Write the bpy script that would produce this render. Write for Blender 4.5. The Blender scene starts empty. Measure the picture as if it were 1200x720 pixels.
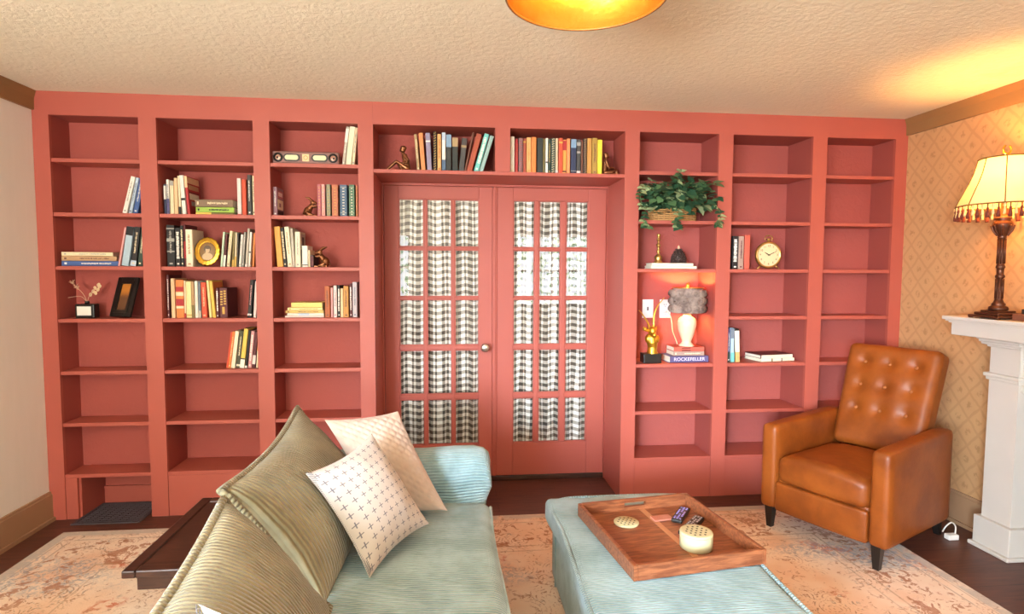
import bpy, bmesh, math, random
from mathutils import Vector, Matrix, noise as mnoise
PI = math.pi
rnd = random.Random(7)
scene = bpy.context.scene
COL = scene.collection

# ------------------------------------------------------------------ camera, world, lights, exposure
cam_d = bpy.data.cameras.new('camera'); cam_d.sensor_width = 36.0; cam_d.lens = 20.2895
cam = bpy.data.objects.new('camera', cam_d); COL.objects.link(cam)
CAMROT = ((0.9949438, -0.1003432, 0.0042539), (0.0020765, 0.062899, 0.9980177), (-0.1004118, -0.9929627, 0.0627893))
cam.matrix_world = Matrix(((CAMROT[0][0], CAMROT[1][0], CAMROT[2][0], 2.32721),
                           (CAMROT[0][1], CAMROT[1][1], CAMROT[2][1], -3.51058),
                           (CAMROT[0][2], CAMROT[1][2], CAMROT[2][2], 1.45514), (0, 0, 0, 1)))
scene.camera = cam
scene.view_settings.view_transform = 'Standard'
scene.view_settings.look = 'None'
scene.view_settings.gamma = 1.0
scene.view_settings.use_curve_mapping = False
scene.view_settings.exposure = -0.54
world = bpy.data.worlds.new('daylight'); scene.world = world; world.use_nodes = True
world.node_tree.nodes['Background'].inputs[0].default_value = (0.75, 0.85, 1.0, 1)
world.node_tree.nodes['Background'].inputs[1].default_value = 0.6
WINDOW_STRENGTH = 18.0
BOUNCE_FILL = (1.0, 0.93, 0.82)      # tint of the added fill lights tilted up to brighten the ceiling
SKY_BEAM = (0.60, 0.79, 1.0)         # tint of the added beams aimed at the lower bookcase and seating
BEAM_FRONT_W = 62.0
BEAM_LEFT_W = 26.0
FILL_LEFT_W = 470.0
FILL_FRONT_W = 310.0
CEIL_LAMP_W = 20.0
MANTEL_LAMP_W = 44.0
SHELF_LAMP_W = 26.0
WARM = (1.0, 0.42, 0.10)

def add_light(name, kind, loc, power, color, size=.05, rot=None, size_y=None):
    d = bpy.data.lights.new(name, kind); d.energy = power; d.color = color
    if kind == 'AREA':
        d.shape = 'RECTANGLE'; d.size = size; d.size_y = size_y or size
    else:
        d.shadow_soft_size = size
    o = bpy.data.objects.new(name, d); COL.objects.link(o); o.location = loc
    if rot: o.rotation_euler = rot
    return o

# added fill lights and beams, set at invented windows behind the camera
def aim(n): return Vector(n).to_track_quat('-Z', 'Y').to_euler()
add_light('window_daylight', 'AREA', (.03, -4.6, 1.42), FILL_LEFT_W, BOUNCE_FILL, 1.7, aim((.55, .12, .83)), 1.25)
add_light('window_daylight', 'AREA', (.62, -6.16, 1.46), FILL_FRONT_W, BOUNCE_FILL, .95, aim((.25, .62, .76)), 1.25)
for p_, q_, w_, sx_, sp_ in (((.62, -6.15, 1.5), (3.75, 0, .25), BEAM_FRONT_W, .95, 38), ((.035, -4.6, 1.5), (2.7, -1.4, .3), BEAM_LEFT_W, 1.6, 60)):
    o_ = add_light('window_skylight', 'AREA', p_, w_, SKY_BEAM, sx_, aim(Vector(q_)-Vector(p_)), 1.1); o_.data.spread = math.radians(sp_)

# ------------------------------------------------------------------ helpers: materials
def lin(h):
    if isinstance(h, str):
        h = h.lstrip('#'); c = [int(h[i:i+2], 16)/255 for i in (0, 2, 4)]
    else: c = h
    return tuple(x/12.92 if x <= .04045 else ((x+.055)/1.055)**2.4 for x in c) + (1,)

class NT:
    def __init__(s, name):
        s.m = bpy.data.materials.new(name); s.m.use_nodes = True
        s.t = s.m.node_tree; s.b = s.t.nodes['Principled BSDF']; s.out = s.t.nodes['Material Output']
    def n(s, typ, **kw):
        nd = s.t.nodes.new(typ)
        for k, v in kw.items():
            if hasattr(nd, k) and k not in nd.inputs: setattr(nd, k, v)
            else: s.set(nd, k, v)
        return nd
    def set(s, nd, k, v):
        sock = nd.inputs[k]
        if isinstance(v, bpy.types.NodeSocket): s.t.links.new(v, sock)
        else: sock.default_value = v
    def math(s, op, a, b=None, c=None):
        nd = s.t.nodes.new('ShaderNodeMath'); nd.operation = op
        for i, v in enumerate((a, b, c)):
            if v is None: continue
            if isinstance(v, bpy.types.NodeSocket): s.t.links.new(v, nd.inputs[i])
            else: nd.inputs[i].default_value = v
        return nd.outputs[0]
    def mix(s, f, a, b):
        nd = s.t.nodes.new('ShaderNodeMix'); nd.data_type = 'RGBA'
        for i, v in ((0, f), (6, a), (7, b)):
            if isinstance(v, bpy.types.NodeSocket): s.t.links.new(v, nd.inputs[i])
            else: nd.inputs[i].default_value = v
        return nd.outputs[2]
    def noise(s, scale, vec=None, detail=3, rough=.5, dist=0):
        nd = s.t.nodes.new('ShaderNodeTexNoise'); nd.inputs['Scale'].default_value = scale
        nd.inputs['Detail'].default_value = detail; nd.inputs['Roughness'].default_value = rough
        nd.inputs['Distortion'].default_value = dist
        if vec is not None: s.t.links.new(vec, nd.inputs['Vector'])
        return nd.outputs[0]
    def obj(s): return s.n('ShaderNodeTexCoord').outputs['Object']
    def uv(s): return s.n('ShaderNodeTexCoord').outputs['UV']
    def xyz(s, v):
        nd = s.t.nodes.new('ShaderNodeSeparateXYZ'); s.t.links.new(v, nd.inputs[0]); return nd.outputs
    def scl(s, v, k):
        nd = s.t.nodes.new('ShaderNodeMapping'); s.t.links.new(v, nd.inputs[0]); nd.inputs['Scale'].default_value = k; return nd.outputs[0]
    def step(s, v, a, b):
        nd = s.t.nodes.new('ShaderNodeMapRange'); s.t.links.new(v, nd.inputs[0])
        nd.inputs[1].default_value = a; nd.inputs[2].default_value = b; nd.interpolation_type = 'SMOOTHSTEP'
        return nd.outputs[0]
    def bump(s, h, strength=.3, dist=.01):
        nd = s.t.nodes.new('ShaderNodeBump'); nd.inputs['Strength'].default_value = strength
        nd.inputs['Distance'].default_value = dist; s.t.links.new(h, nd.inputs['Height'])
        s.t.links.new(nd.outputs[0], s.b.inputs['Normal']); return nd
    def base(s, c): s.set(s.b, 'Base Color', c)
    def rough(s, r): s.set(s.b, 'Roughness', r)

MATS = {}
def simple(name, col, rough=.55, var=.12, scale=30, bump=0, metal=0, sheen=0, bscale=None):
    if name in MATS: return MATS[name]
    t = NT(name); c = lin(col)
    v = t.noise(scale, t.obj())
    d = tuple(x*(1-var) for x in c[:3]) + (1,); l = tuple(min(1, x*(1+var)) for x in c[:3]) + (1,)
    t.base(t.mix(v, d, l)); t.rough(rough); t.b.inputs['Metallic'].default_value = metal
    if sheen: t.b.inputs['Sheen Weight'].default_value = sheen
    if bump: t.bump(t.noise(bscale or scale*4, t.obj(), 4), bump, .004)
    MATS[name] = t.m; return t.m

# ------------------------------------------------------------------ helpers: meshes
class MB:
    def __init__(s): s.v = []; s.f = []; s.m = []; s.s = []; s.uv = {}
    def add(s, vs, fs, m=0, smooth=False, uvs=None):
        o = len(s.v); s.v += [tuple(v) for v in vs]
        if uvs:
            for i, u in enumerate(uvs): s.uv[o+i] = u
        for f in fs: s.f.append(tuple(o+i for i in f)); s.m.append(m); s.s.append(smooth)
        return s
    def box(s, x0, x1, y0, y1, z0, z1, m=0, bev=0, M=None, seg=2):
        if x1 < x0: x0, x1 = x1, x0
        if y1 < y0: y0, y1 = y1, y0
        if z1 < z0: z0, z1 = z1, z0
        if not bev:
            vs = [(x, y, z) for z in (z0, z1) for y in (y0, y1) for x in (x0, x1)]
            fs = [(0, 2, 3, 1), (4, 5, 7, 6), (0, 1, 5, 4), (2, 6, 7, 3), (0, 4, 6, 2), (1, 3, 7, 5)]
        else:
            bm = bmesh.new(); bmesh.ops.create_cube(bm, size=1)
            bmesh.ops.scale(bm, vec=(x1-x0, y1-y0, z1-z0), verts=bm.verts)
            bmesh.ops.translate(bm, vec=((x0+x1)/2, (y0+y1)/2, (z0+z1)/2), verts=bm.verts)
            bmesh.ops.bevel(bm, geom=bm.edges[:], offset=min(bev, (x1-x0)*.49, (y1-y0)*.49, (z1-z0)*.49), segments=seg, profile=.5, affect='EDGES')
            bm.verts.index_update(); vs = [tuple(v.co) for v in bm.verts]; fs = [tuple(v.index for v in f.verts) for f in bm.faces]; bm.free()
        if M is not None: vs = [tuple(M @ Vector(v)) for v in vs]
        return s.add(vs, fs, m, False)
    def tube(s, pts, r, n=10, m=0, cap=True, smooth=True, closed=False):
        pts = [Vector(p) for p in pts]; k = len(pts)
        rs = r if isinstance(r, (list, tuple)) else [r]*k
        vs = []; up = None
        for i, p in enumerate(pts):
            if closed: d = pts[(i+1) % k]-pts[i-1]
            else: d = pts[min(i+1, k-1)]-pts[max(i-1, 0)]
            d.normalize()
            if up is None:
                up = Vector((0, 0, 1)) if abs(d.z) < .9 else Vector((1, 0, 0))
            a = d.cross(up); 
            if a.length < 1e-6: a = d.orthogonal()
            a.normalize(); b = a.cross(d); up = b
            for j in range(n):
                t = 2*PI*j/n; vs.append(p+(a*math.cos(t)+b*math.sin(t))*rs[i])
        fs = []
        for i in range(k if closed else k-1):
            for j in range(n):
                i2 = (i+1) % k
                fs.append((i*n+j, i*n+(j+1) % n, i2*n+(j+1) % n, i2*n+j))
        if cap and not closed: fs += [tuple(range(n-1, -1, -1)), tuple((k-1)*n+j for j in range(n))]
        return s.add(vs, fs, m, smooth)
    def lathe(s, prof, c=(0, 0, 0), n=24, m=0, smooth=True, cap=True, M=None, wob=None):
        vs = []; fs = []; k = len(prof)
        for i, (r, z) in enumerate(prof):
            for j in range(n):
                t = 2*PI*j/n; q = r*(wob(t, i) if wob else 1)
                vs.append(Vector((q*math.cos(t), q*math.sin(t), z)))
        for i in range(k-1):
            for j in range(n): fs.append((i*n+j, i*n+(j+1) % n, (i+1)*n+(j+1) % n, (i+1)*n+j))
        if cap: fs += [tuple(range(n-1, -1, -1)), tuple((k-1)*n+j for j in range(n))]
        if M is not None: vs = [M @ v for v in vs]
        return s.add([v+Vector(c) for v in vs], fs, m, smooth)
    def ball(s, c, r, m=0, n=12, k=8, M=None):
        if not isinstance(r, (tuple, list)): r = (r, r, r)
        vs = []; fs = []
        for i in range(k+1):
            a = -PI/2+PI*i/k
            for j in range(n):
                t = 2*PI*j/n; v = Vector((r[0]*math.cos(a)*math.cos(t), r[1]*math.cos(a)*math.sin(t), r[2]*math.sin(a)))
                if M is not None: v = M @ v
                vs.append(v+Vector(c))
        for i in range(k):
            for j in range(n): fs.append((i*n+j, i*n+(j+1) % n, (i+1)*n+(j+1) % n, (i+1)*n+j))
        return s.add(vs, fs, m, True)
    def prism(s, poly, ax, a0, a1, m=0, smooth=False):
        """polygon in the two other axes, swept along axis ax ('x','y','z')"""
        def P(p, a): return {'x': (a, p[0], p[1]), 'y': (p[0], a, p[1]), 'z': (p[0], p[1], a)}[ax]
        n = len(poly); vs = [P(p, a0) for p in poly]+[P(p, a1) for p in poly]
        fs = [(i, (i+1) % n, n+(i+1) % n, n+i) for i in range(n)]+[tuple(range(n-1, -1, -1)), tuple(range(n, 2*n))]
        return s.add(vs, fs, m, smooth)
    def grid(s, fn, nu, nv, m=0, smooth=True, uvf=None):
        vs = []; uvs = []
        for j in range(nv+1):
            for i in range(nu+1):
                vs.append(Vector(fn(i/nu, j/nv))); uvs.append(uvf(i/nu, j/nv) if uvf else (i/nu, j/nv))
        fs = [(j*(nu+1)+i, j*(nu+1)+i+1, (j+1)*(nu+1)+i+1, (j+1)*(nu+1)+i) for j in range(nv) for i in range(nu)]
        return s.add(vs, fs, m, smooth, uvs)
    def build(s, name, mats, parent=None, loc=None, fix=True):
        me = bpy.data.meshes.new(name); me.from_pydata(s.v, [], s.f)
        mats = mats if isinstance(mats, (list, tuple)) else [mats]
        for mm in mats: me.materials.append(mm)
        me.polygons.foreach_set('material_index', s.m); me.polygons.foreach_set('use_smooth', s.s)
        if s.uv:
            ul = me.uv_layers.new(name='UVMap')
            for l in me.loops: ul.data[l.index].uv = s.uv.get(l.vertex_index, (0, 0))
        if fix:
            bm = bmesh.new(); bm.from_mesh(me); bmesh.ops.recalc_face_normals(bm, faces=bm.faces); bm.to_mesh(me); bm.free()
        me.update()
        o = bpy.data.objects.new(name, me); COL.objects.link(o)
        if parent: o.parent = parent
        if loc: o.location = loc
        return o

def tag(o, label, cat, group=None, kind=None):
    o['label'] = label; o['category'] = cat
    if group: o['group'] = group
    if kind: o['kind'] = kind
    return o
def thing(name, label, cat, loc=(0, 0, 0), rz=0, group=None):
    o = bpy.data.objects.new(name, None); COL.objects.link(o); o.location = loc; o.rotation_euler = (0, 0, rz)
    o.empty_display_size = .05
    return tag(o, label, cat, group)
def struct(name, mb, m, parent=None, label=None):
    o = mb.build(name, m, parent)
    if not parent: o['kind'] = 'structure'
    if label: o['label'] = label
    return o
def remesh(o, voxel, smooth_it=2):
    md = o.modifiers.new('remesh', 'REMESH'); md.mode = 'VOXEL'; md.voxel_size = voxel; md.use_smooth_shade = True
    sm = o.modifiers.new('smooth', 'SMOOTH'); sm.iterations = smooth_it; sm.factor = .5
    return o
def lettering(name, text, size, m, parent, M, depth=.0006):
    cu = bpy.data.curves.new(name, 'FONT'); cu.body = text; cu.size = size; cu.align_x = 'CENTER'; cu.align_y = 'CENTER'; cu.extrude = depth
    t = bpy.data.objects.new(name+'_tmp', cu); COL.objects.link(t)
    dg = bpy.context.evaluated_depsgraph_get(); me = bpy.data.meshes.new_from_object(t.evaluated_get(dg))
    bpy.data.objects.remove(t); me.materials.clear(); me.materials.append(m)
    me.transform(M)
    o = bpy.data.objects.new(name, me); COL.objects.link(o); o.parent = parent
    return o
def smoothpath(pts, k=8):
    pts = [Vector(p) for p in pts]; out = []
    for i in range(len(pts)-1):
        p0 = pts[max(i-1, 0)]; p1 = pts[i]; p2 = pts[i+1]; p3 = pts[min(i+2, len(pts)-1)]
        for j in range(k):
            t = j/k
            out.append(.5*((2*p1)+(p2-p0)*t+(2*p0-5*p1+4*p2-p3)*t*t+(3*p1-p0-3*p2+p3)*t**3))
    out.append(pts[-1]); return out

# ------------------------------------------------------------------ surface materials
def paint(name, textured, c1='#a75043', c2='#af5749', rough=.5):
    t = NT(name); o = t.obj()
    c = t.mix(t.noise(3, o, 3), lin(c1), lin(c2))
    t.base(c); t.rough(rough); t.b.inputs['Specular IOR Level'].default_value = .5
    if textured:
        h = t.noise(28, o, 5, .6, .6); t.bump(h, .55, .006)
    else:
        h = t.noise(90, o, 3); t.bump(h, .12, .002)
    return t.m
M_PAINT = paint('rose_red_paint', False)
M_PAINTBACK = paint('flat_red_paint_over_rough_plaster', True, '#9f4a41', '#aa5349', .75)  # colour darkened to put the bays' interior shade into the paint
M_PAINTIN = paint('flat_red_paint', False, '#98463e', '#a04d44', .7)  # same painted-in shade for the side and top panels

def m_ceiling():
    t = NT('plaster_ceiling'); o = t.obj()
    t.base(t.mix(t.noise(2.5, o, 4), lin('#e6e1cb'), lin('#f0ebd8'))); t.rough(.85)
    t.bump(t.noise(34, o, 5, .6, .4), .5, .01); return t.m
def m_leftwall():
    t = NT('cream_wall_paint'); o = t.obj()
    t.base(t.mix(t.noise(4, t.scl(o, (1, 6, 1))), lin('#eceae2'), lin('#f3f1ea'))); t.rough(.7)
    t.bump(t.noise(60, t.scl(o, (1, 3, .5))), .1, .003); return t.m
def m_wallpaper():
    t = NT('damask_wallpaper'); o = t.obj(); s = t.xyz(o)
    p = .135
    a = t.math('DIVIDE', s[1], p); b = t.math('DIVIDE', s[2], p*1.15)
    n = t.noise(18, o, 3); nn = t.math('MULTIPLY', t.math('SUBTRACT', n, .5), .22)
    u = t.math('FRACT', t.math('ADD', t.math('ADD', a, b), nn)); v = t.math('FRACT', t.math('ADD', t.math('SUBTRACT', a, b), nn))
    du = t.math('ABSOLUTE', t.math('SUBTRACT', u, .5)); dv = t.math('ABSOLUTE', t.math('SUBTRACT', v, .5))
    line = t.math('MAXIMUM', t.step(du, .40, .46), t.step(dv, .40, .46))
    rad = t.math('SQRT', t.math('ADD', t.math('MULTIPLY', du, du), t.math('MULTIPLY', dv, dv)))
    fl = t.math('MULTIPLY', t.step(rad, .26, .12), t.step(t.noise(55, o, 4, .6), .42, .58))
    c = t.mix(t.noise(9, o, 4), lin('#c09468'), lin('#cba073'))
    c = t.mix(t.math('MULTIPLY', line, .28), c, lin('#9a7046'))
    c = t.mix(t.math('MULTIPLY', fl, .45), c, lin('#8a6238'))
    t.base(c); t.rough(.62); t.bump(t.noise(70, o, 3), .15, .002); return t.m
def m_floor():
    t = NT('dark_wood_planks'); o = t.obj()
    br = t.n('ShaderNodeTexBrick'); t.t.links.new(o, br.inputs['Vector'])
    br.inputs['Scale'].default_value = 1; br.inputs['Mortar Size'].default_value = .0025; br.inputs['Brick Width'].default_value = 1.3; br.inputs['Row Height'].default_value = .115
    br.inputs['Color1'].default_value = lin('#472822'); br.inputs['Color2'].default_value = lin('#573129'); br.inputs['Mortar'].default_value = lin('#1c0f0d')
    g = t.noise(4, t.scl(o, (1.5, 24, 1)), 5, .6)
    t.base(t.mix(t.step(g, .35, .75), br.outputs[0], lin('#6a3d2c'))); t.rough(.42)
    t.bump(br.outputs['Fac'], -.3, .003); return t.m
def m_rug():
    t = NT('distressed_persian_rug'); o = t.obj(); s = t.xyz(o)     # object origin at rug centre
    hx, hy = 2.25, 1.6
    ex = t.math('SUBTRACT', hx, t.math('ABSOLUTE', s[0])); ey = t.math('SUBTRACT', hy, t.math('ABSOLUTE', s[1]))
    e = t.math('MINIMUM', ex, ey)
    n1 = t.noise(1.4, o, 4, .6); n2 = t.noise(17, o, 5, .65, 1.2); n3 = t.noise(30, o, 4, .65, 1.5); wear = t.step(t.noise(4.5, o, 5, .65), .44, .60)
    c = t.mix(t.step(n1, .36, .64), lin('#e8c3a4'), lin('#f2dfcc'))
    c = t.mix(t.math('MULTIPLY', t.step(t.noise(2.2, t.scl(o, (1, 1.3, 1)), 3), .5, .68), .6), c, lin('#dda477'))
    # scrolling field: thin curling lines and leafy blots
    vo = t.n('ShaderNodeTexVoronoi'); t.t.links.new(o, vo.inputs['Vector']); vo.inputs['Scale'].default_value = 6.5
    ring = t.math('SINE', t.math('MULTIPLY_ADD', vo.outputs[0], 58.0, t.math('MULTIPLY', n2, 7.0)))
    scroll = t.math('MULTIPLY', t.step(ring, .55, .85), t.step(n3, .44, .55))
    c = t.mix(t.math('MULTIPLY', t.math('MULTIPLY', scroll, wear), .8), c, lin('#a2693f'))
    blot = t.math('MULTIPLY', t.step(n2, .57, .62), t.step(n3, .40, .56))
    c = t.mix(t.math('MULTIPLY', blot, .75), c, lin('#a56a42'))
    c = t.mix(t.math('MULTIPLY', t.math('MULTIPLY', t.step(n3, .60, .64), wear), .7), c, lin('#8a7f7a'))
    och = t.math('MULTIPLY', t.step(t.noise(2.6, o, 3), .57, .66), t.step(n2, .46, .55))
    c = t.mix(t.math('MULTIPLY', och, .85), c, lin('#c95f30'))
    blue = t.math('MULTIPLY', t.step(t.noise(1.1, t.scl(o, (1, 1.4, 1)), 2), .54, .66), t.step(n3, .40, .58))
    c = t.mix(t.math('MULTIPLY', blue, .6), c, lin('#8f99a8'))
    # border bands with rosettes
    band = t.math('MULTIPLY', t.step(e, .11, .125), t.step(e, .40, .385))
    wx = t.math('SINE', t.math('MULTIPLY', s[0], 17.0)); wy = t.math('SINE', t.math('MULTIPLY', s[1], 17.0)); we = t.math('SINE', t.math('MULTIPLY', e, 22.0))
    ros = t.math('MULTIPLY', t.step(t.math('ADD', t.math('MULTIPLY', t.math('MULTIPLY', wx, wy), t.math('MULTIPLY', we, .14)), n2), .54, .58), band)
    c = t.mix(t.math('MULTIPLY', ros, .8), c, lin('#a8653a'))
    for a, b, k, colr in ((0, .055, .8, '#bdb0a6'), (.062, .068, .6, '#9b7d68'), (.105, .113, .6, '#9b7d68'), (.385, .395, .6, '#a9805f'), (.44, .448, .5, '#a58469')):
        ln = t.math('MULTIPLY', t.step(e, a-.003, a+.003), t.step(e, b+.003, b-.003))
        c = t.mix(t.math('MULTIPLY', t.math('MULTIPLY', ln, k), t.step(t.noise(10, o, 3), .3, .5)), c, lin(colr))
    t.base(c); t.rough(.95); t.b.inputs['Sheen Weight'].default_value = .2
    t.bump(t.noise(160, o, 3), .5, .004); return t.m
def cord(name, c1, c2, pitch=.0125, amt=.55):
    t = NT(name); u = t.xyz(t.uv())[0]
    w = t.math('SINE', t.math('MULTIPLY', u, 2*PI/pitch)); w = t.math('MULTIPLY_ADD', w, .5, .5)
    r = t.math('POWER', w, .6)
    n = t.noise(7, t.obj(), 4, .6)
    a = t.mix(t.step(n, .3, .7), lin(c1), lin(c2))
    dk = t.mix(.5, a, (0.02, .018, .012, 1))
    t.base(t.mix(t.math('MULTIPLY_ADD', r, amt, 1-amt), dk, a)); t.rough(.85)
    t.b.inputs['Sheen Weight'].default_value = .45; t.b.inputs['Sheen Roughness'].default_value = .4
    hgt = t.math('ADD', t.math('MULTIPLY', r, .8), t.math('MULTIPLY', t.noise(14, t.obj(), 3), .8))
    t.bump(hgt, .8, .007); return t.m
def m_gingham():
    t = NT('gingham_cotton'); s = t.xyz(t.uv()); p = .046
    a = t.math('LESS_THAN', t.math('FRACT', t.math('DIVIDE', s[0], p)), .5); b = t.math('LESS_THAN', t.math('FRACT', t.math('DIVIDE', s[1], p)), .5)
    k = t.math('MULTIPLY', t.math('ADD', a, b), .5)
    c = t.mix(t.step(k, .0, .5), lin('#fbf8f0'), lin('#b3aa9c')); c = t.mix(t.step(k, .5, 1.0), c, lin('#4a4036'))
    t.base(c); t.rough(.9); t.bump(t.noise(300, t.obj()), .1, .001); return t.m
def m_leather():
    t = NT('tan_leather'); o = t.obj()
    t.base(t.mix(t.step(t.noise(5, o, 5, .6), .3, .7), lin('#743710'), lin('#8f4a18'))); t.rough(.42)
    t.b.inputs['Specular IOR Level'].default_value = .35
    t.bump(t.math('ADD', t.math('MULTIPLY', t.noise(120, o, 4), .25), t.noise(11, o, 4, .6)), .22, .006); return t.m
def m_wood(name, a, b, axis=(1, 14, 14), rough=.4, scale=5):
    t = NT(name); o = t.obj()
    g = t.noise(scale, t.scl(o, axis), 5, .6, .5)
    t.base(t.mix(t.step(g, .3, .72), lin(a), lin(b))); t.rough(rough); t.bump(g, .08, .002); return t.m
def m_cross():
    t = NT('cross_stitched_cotton'); s = t.xyz(t.uv()); p = .036
    def cell(o_): 
        u = t.math('SUBTRACT', t.math('FRACT', t.math('ADD', t.math('DIVIDE', s[0], p), o_)), .5)
        v = t.math('SUBTRACT', t.math('FRACT', t.math('ADD', t.math('DIVIDE', s[1], p), o_)), .5)
        au = t.math('ABSOLUTE', u); av = t.math('ABSOLUTE', v)
        h = t.math('MULTIPLY', t.math('LESS_THAN', au, .30), t.math('LESS_THAN', av, .045))
        w = t.math('MULTIPLY', t.math('LESS_THAN', av, .30), t.math('LESS_THAN', au, .045))
        return t.math('MAXIMUM', h, w)
    k = cell(0)
    t.base(t.mix(k, lin('#c3b8af'), lin('#706c73'))); t.rough(.9); t.b.inputs['Sheen Weight'].default_value = .2
    t.bump(t.math('ADD', t.math('MULTIPLY', k, .6), t.noise(9, t.obj(), 3)), .25, .006); return t.m
def m_chenille():
    t = NT('tufted_cream_chenille'); v = t.n('ShaderNodeTexVoronoi'); t.t.links.new(t.uv(), v.inputs['Vector']); v.inputs['Scale'].default_value = 26; v.inputs['Randomness'].default_value = .35
    t.base(t.mix(t.noise(8, t.obj()), lin('#b39d8e'), lin('#bfaa9a'))); t.rough(.95); t.b.inputs['Sheen Weight'].default_value = .3
    t.bump(v.outputs[0], -1.0, .02); return t.m
def m_glass():
    t = NT('window_glass'); t.base((1, 1, 1, 1))
    tr = t.n('ShaderNodeBsdfTransparent'); gl = t.n('ShaderNodeBsdfGlossy'); gl.inputs['Roughness'].default_value = .015
    fr = t.n('ShaderNodeFresnel'); fr.inputs[0].default_value = 1.5
    mx = t.n('ShaderNodeMixShader'); t.t.links.new(fr.outputs[0], mx.inputs[0]); t.t.links.new(tr.outputs[0], mx.inputs[1]); t.t.links.new(gl.outputs[0], mx.inputs[2])
    t.t.links.new(mx.outputs[0], t.out.inputs[0]); return t.m
def m_daylight():
    t = NT('daylit_window_glass'); o = t.obj()
    n = t.noise(7, o, 6, .75); k = t.step(n, .48, .56)
    e = t.n('ShaderNodeEmission'); t.t.links.new(t.mix(k, lin('#f2f7ff'), lin('#7f9a72')), e.inputs[0])
    e.inputs[1].default_value = WINDOW_STRENGTH
    t.t.links.new(e.outputs[0], t.out.inputs[0]); return t.m
def m_emit(name, c, k):
    t = NT(name); e = t.n('ShaderNodeEmission'); e.inputs[0].default_value = c; e.inputs[1].default_value = k
    t.t.links.new(e.outputs[0], t.out.inputs[0]); return t.m
def m_shade(name, c, tr=.6):
    t = NT(name); t.base(lin(c)); t.rough(.8)
    tl = t.n('ShaderNodeBsdfTranslucent'); tl.inputs[0].default_value = lin(c)
    mx = t.n('ShaderNodeMixShader'); mx.inputs[0].default_value = tr
    t.t.links.new(t.b.outputs[0], mx.inputs[1]); t.t.links.new(tl.outputs[0], mx.inputs[2]); t.t.links.new(mx.outputs[0], t.out.inputs[0]); return t.m
def m_goldleaf():
    t = NT('hammered_gold_leaf'); o = t.obj()
    t.base(t.mix(t.noise(14, o, 5, .7), lin('#d99a2e'), lin('#f0bf57'))); t.rough(.38); t.b.inputs['Metallic'].default_value = .8
    t.bump(t.noise(40, o, 4), .35, .004); return t.m
M_CEIL = m_ceiling(); M_LW = m_leftwall(); M_WP = m_wallpaper(); M_FLOOR = m_floor(); M_RUG = m_rug()
M_CORDG = cord('sage_corduroy', '#7e9ea5', '#a6c5cd', .0125, .34)
M_CORDB = cord('olive_corduroy', '#776f52', '#958a69', .0155, .62)
M_GING = m_gingham(); M_LEATHER = m_leather(); M_GLASS = m_glass(); M_DAY = m_daylight()
M_CROWN = simple('brown_moulding_paint', '#8f6b43', .55, .08, 6)
M_BASEB = simple('tan_baseboard_paint', '#a58263', .55, .08, 6)
M_WHITE = simple('white_mantel_paint', '#cbc6c0', .45, .04, 6)
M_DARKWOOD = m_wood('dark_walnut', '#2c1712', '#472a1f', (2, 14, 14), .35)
M_TRAY = m_wood('acacia_wood', '#6e3a22', '#a0623f', (2.2, 16, 16), .35)
M_BRONZE = simple('bronze', '#8a5a3c', .32, .25, 40, metal=.85)
M_GOLD = simple('polished_gold', '#d8a63c', .28, .2, 30, metal=.85, bump=.2)
M_BRASS = simple('aged_brass', '#b58b4d', .35, .2, 40, metal=.8)
M_BLACK = simple('black_lacquer', '#1a1614', .35, .1, 20)
M_PAGES = simple('page_paper', '#e6dcc6', .9, .06, 200)
M_IRON = simple('black_iron', '#48424a', .5, .15, 40)

# ================================================================== ROOM SHELL
RW, RH, YB, YF = 5.249, 2.44, 0.40, -6.2
struct('floor', MB().box(-.12, RW+.12, YF-.1, .9, -.06, 0), M_FLOOR)
struct('ceiling', MB().box(-.12, RW+.12, YF-.1, .55, RH, RH+.08), M_CEIL)
# left wall opening for an unseen window, added to bring in light
lw = MB(); wy0, wy1, wz0, wz1 = -5.5, -3.7, .75, 2.1
lw.box(-.12, 0, wy1, .55, 0, RH); lw.box(-.12, 0, YF-.1, wy0, 0, RH); lw.box(-.12, 0, wy0, wy1, 0, wz0); lw.box(-.12, 0, wy0, wy1, wz1, RH)
struct('wall_left', lw, M_LW)
struct('wall_right', MB().box(RW, RW+.12, YF-.1, .55, 0, RH), M_WP)
wb = MB(); wb.box(0, 1.857, .42, .55, 0, RH); wb.box(3.377, RW, .42, .55, 0, RH); wb.box(1.857, 3.377, .42, .55, 2.035, RH)
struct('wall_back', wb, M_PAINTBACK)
wf = MB(); WIN = [(.12, 1.12, .8, 2.12), (1.24, 1.56, .9, 2.12), (3.45, 4.85, .8, 2.12)]
xs_ = [-.12]+[e for w in WIN for e in w[:2]]+[RW+.12]
for i in range(7):
    if i % 2:
        w = WIN[i//2]; wf.box(w[0], w[1], YF-.12, YF, 0, w[2]); wf.box(w[0], w[1], YF-.12, YF, w[3], RH)
    else: wf.box(xs_[i], xs_[i+1], YF-.12, YF, 0, RH)
struct('wall_front', wf, M_LW)
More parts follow.
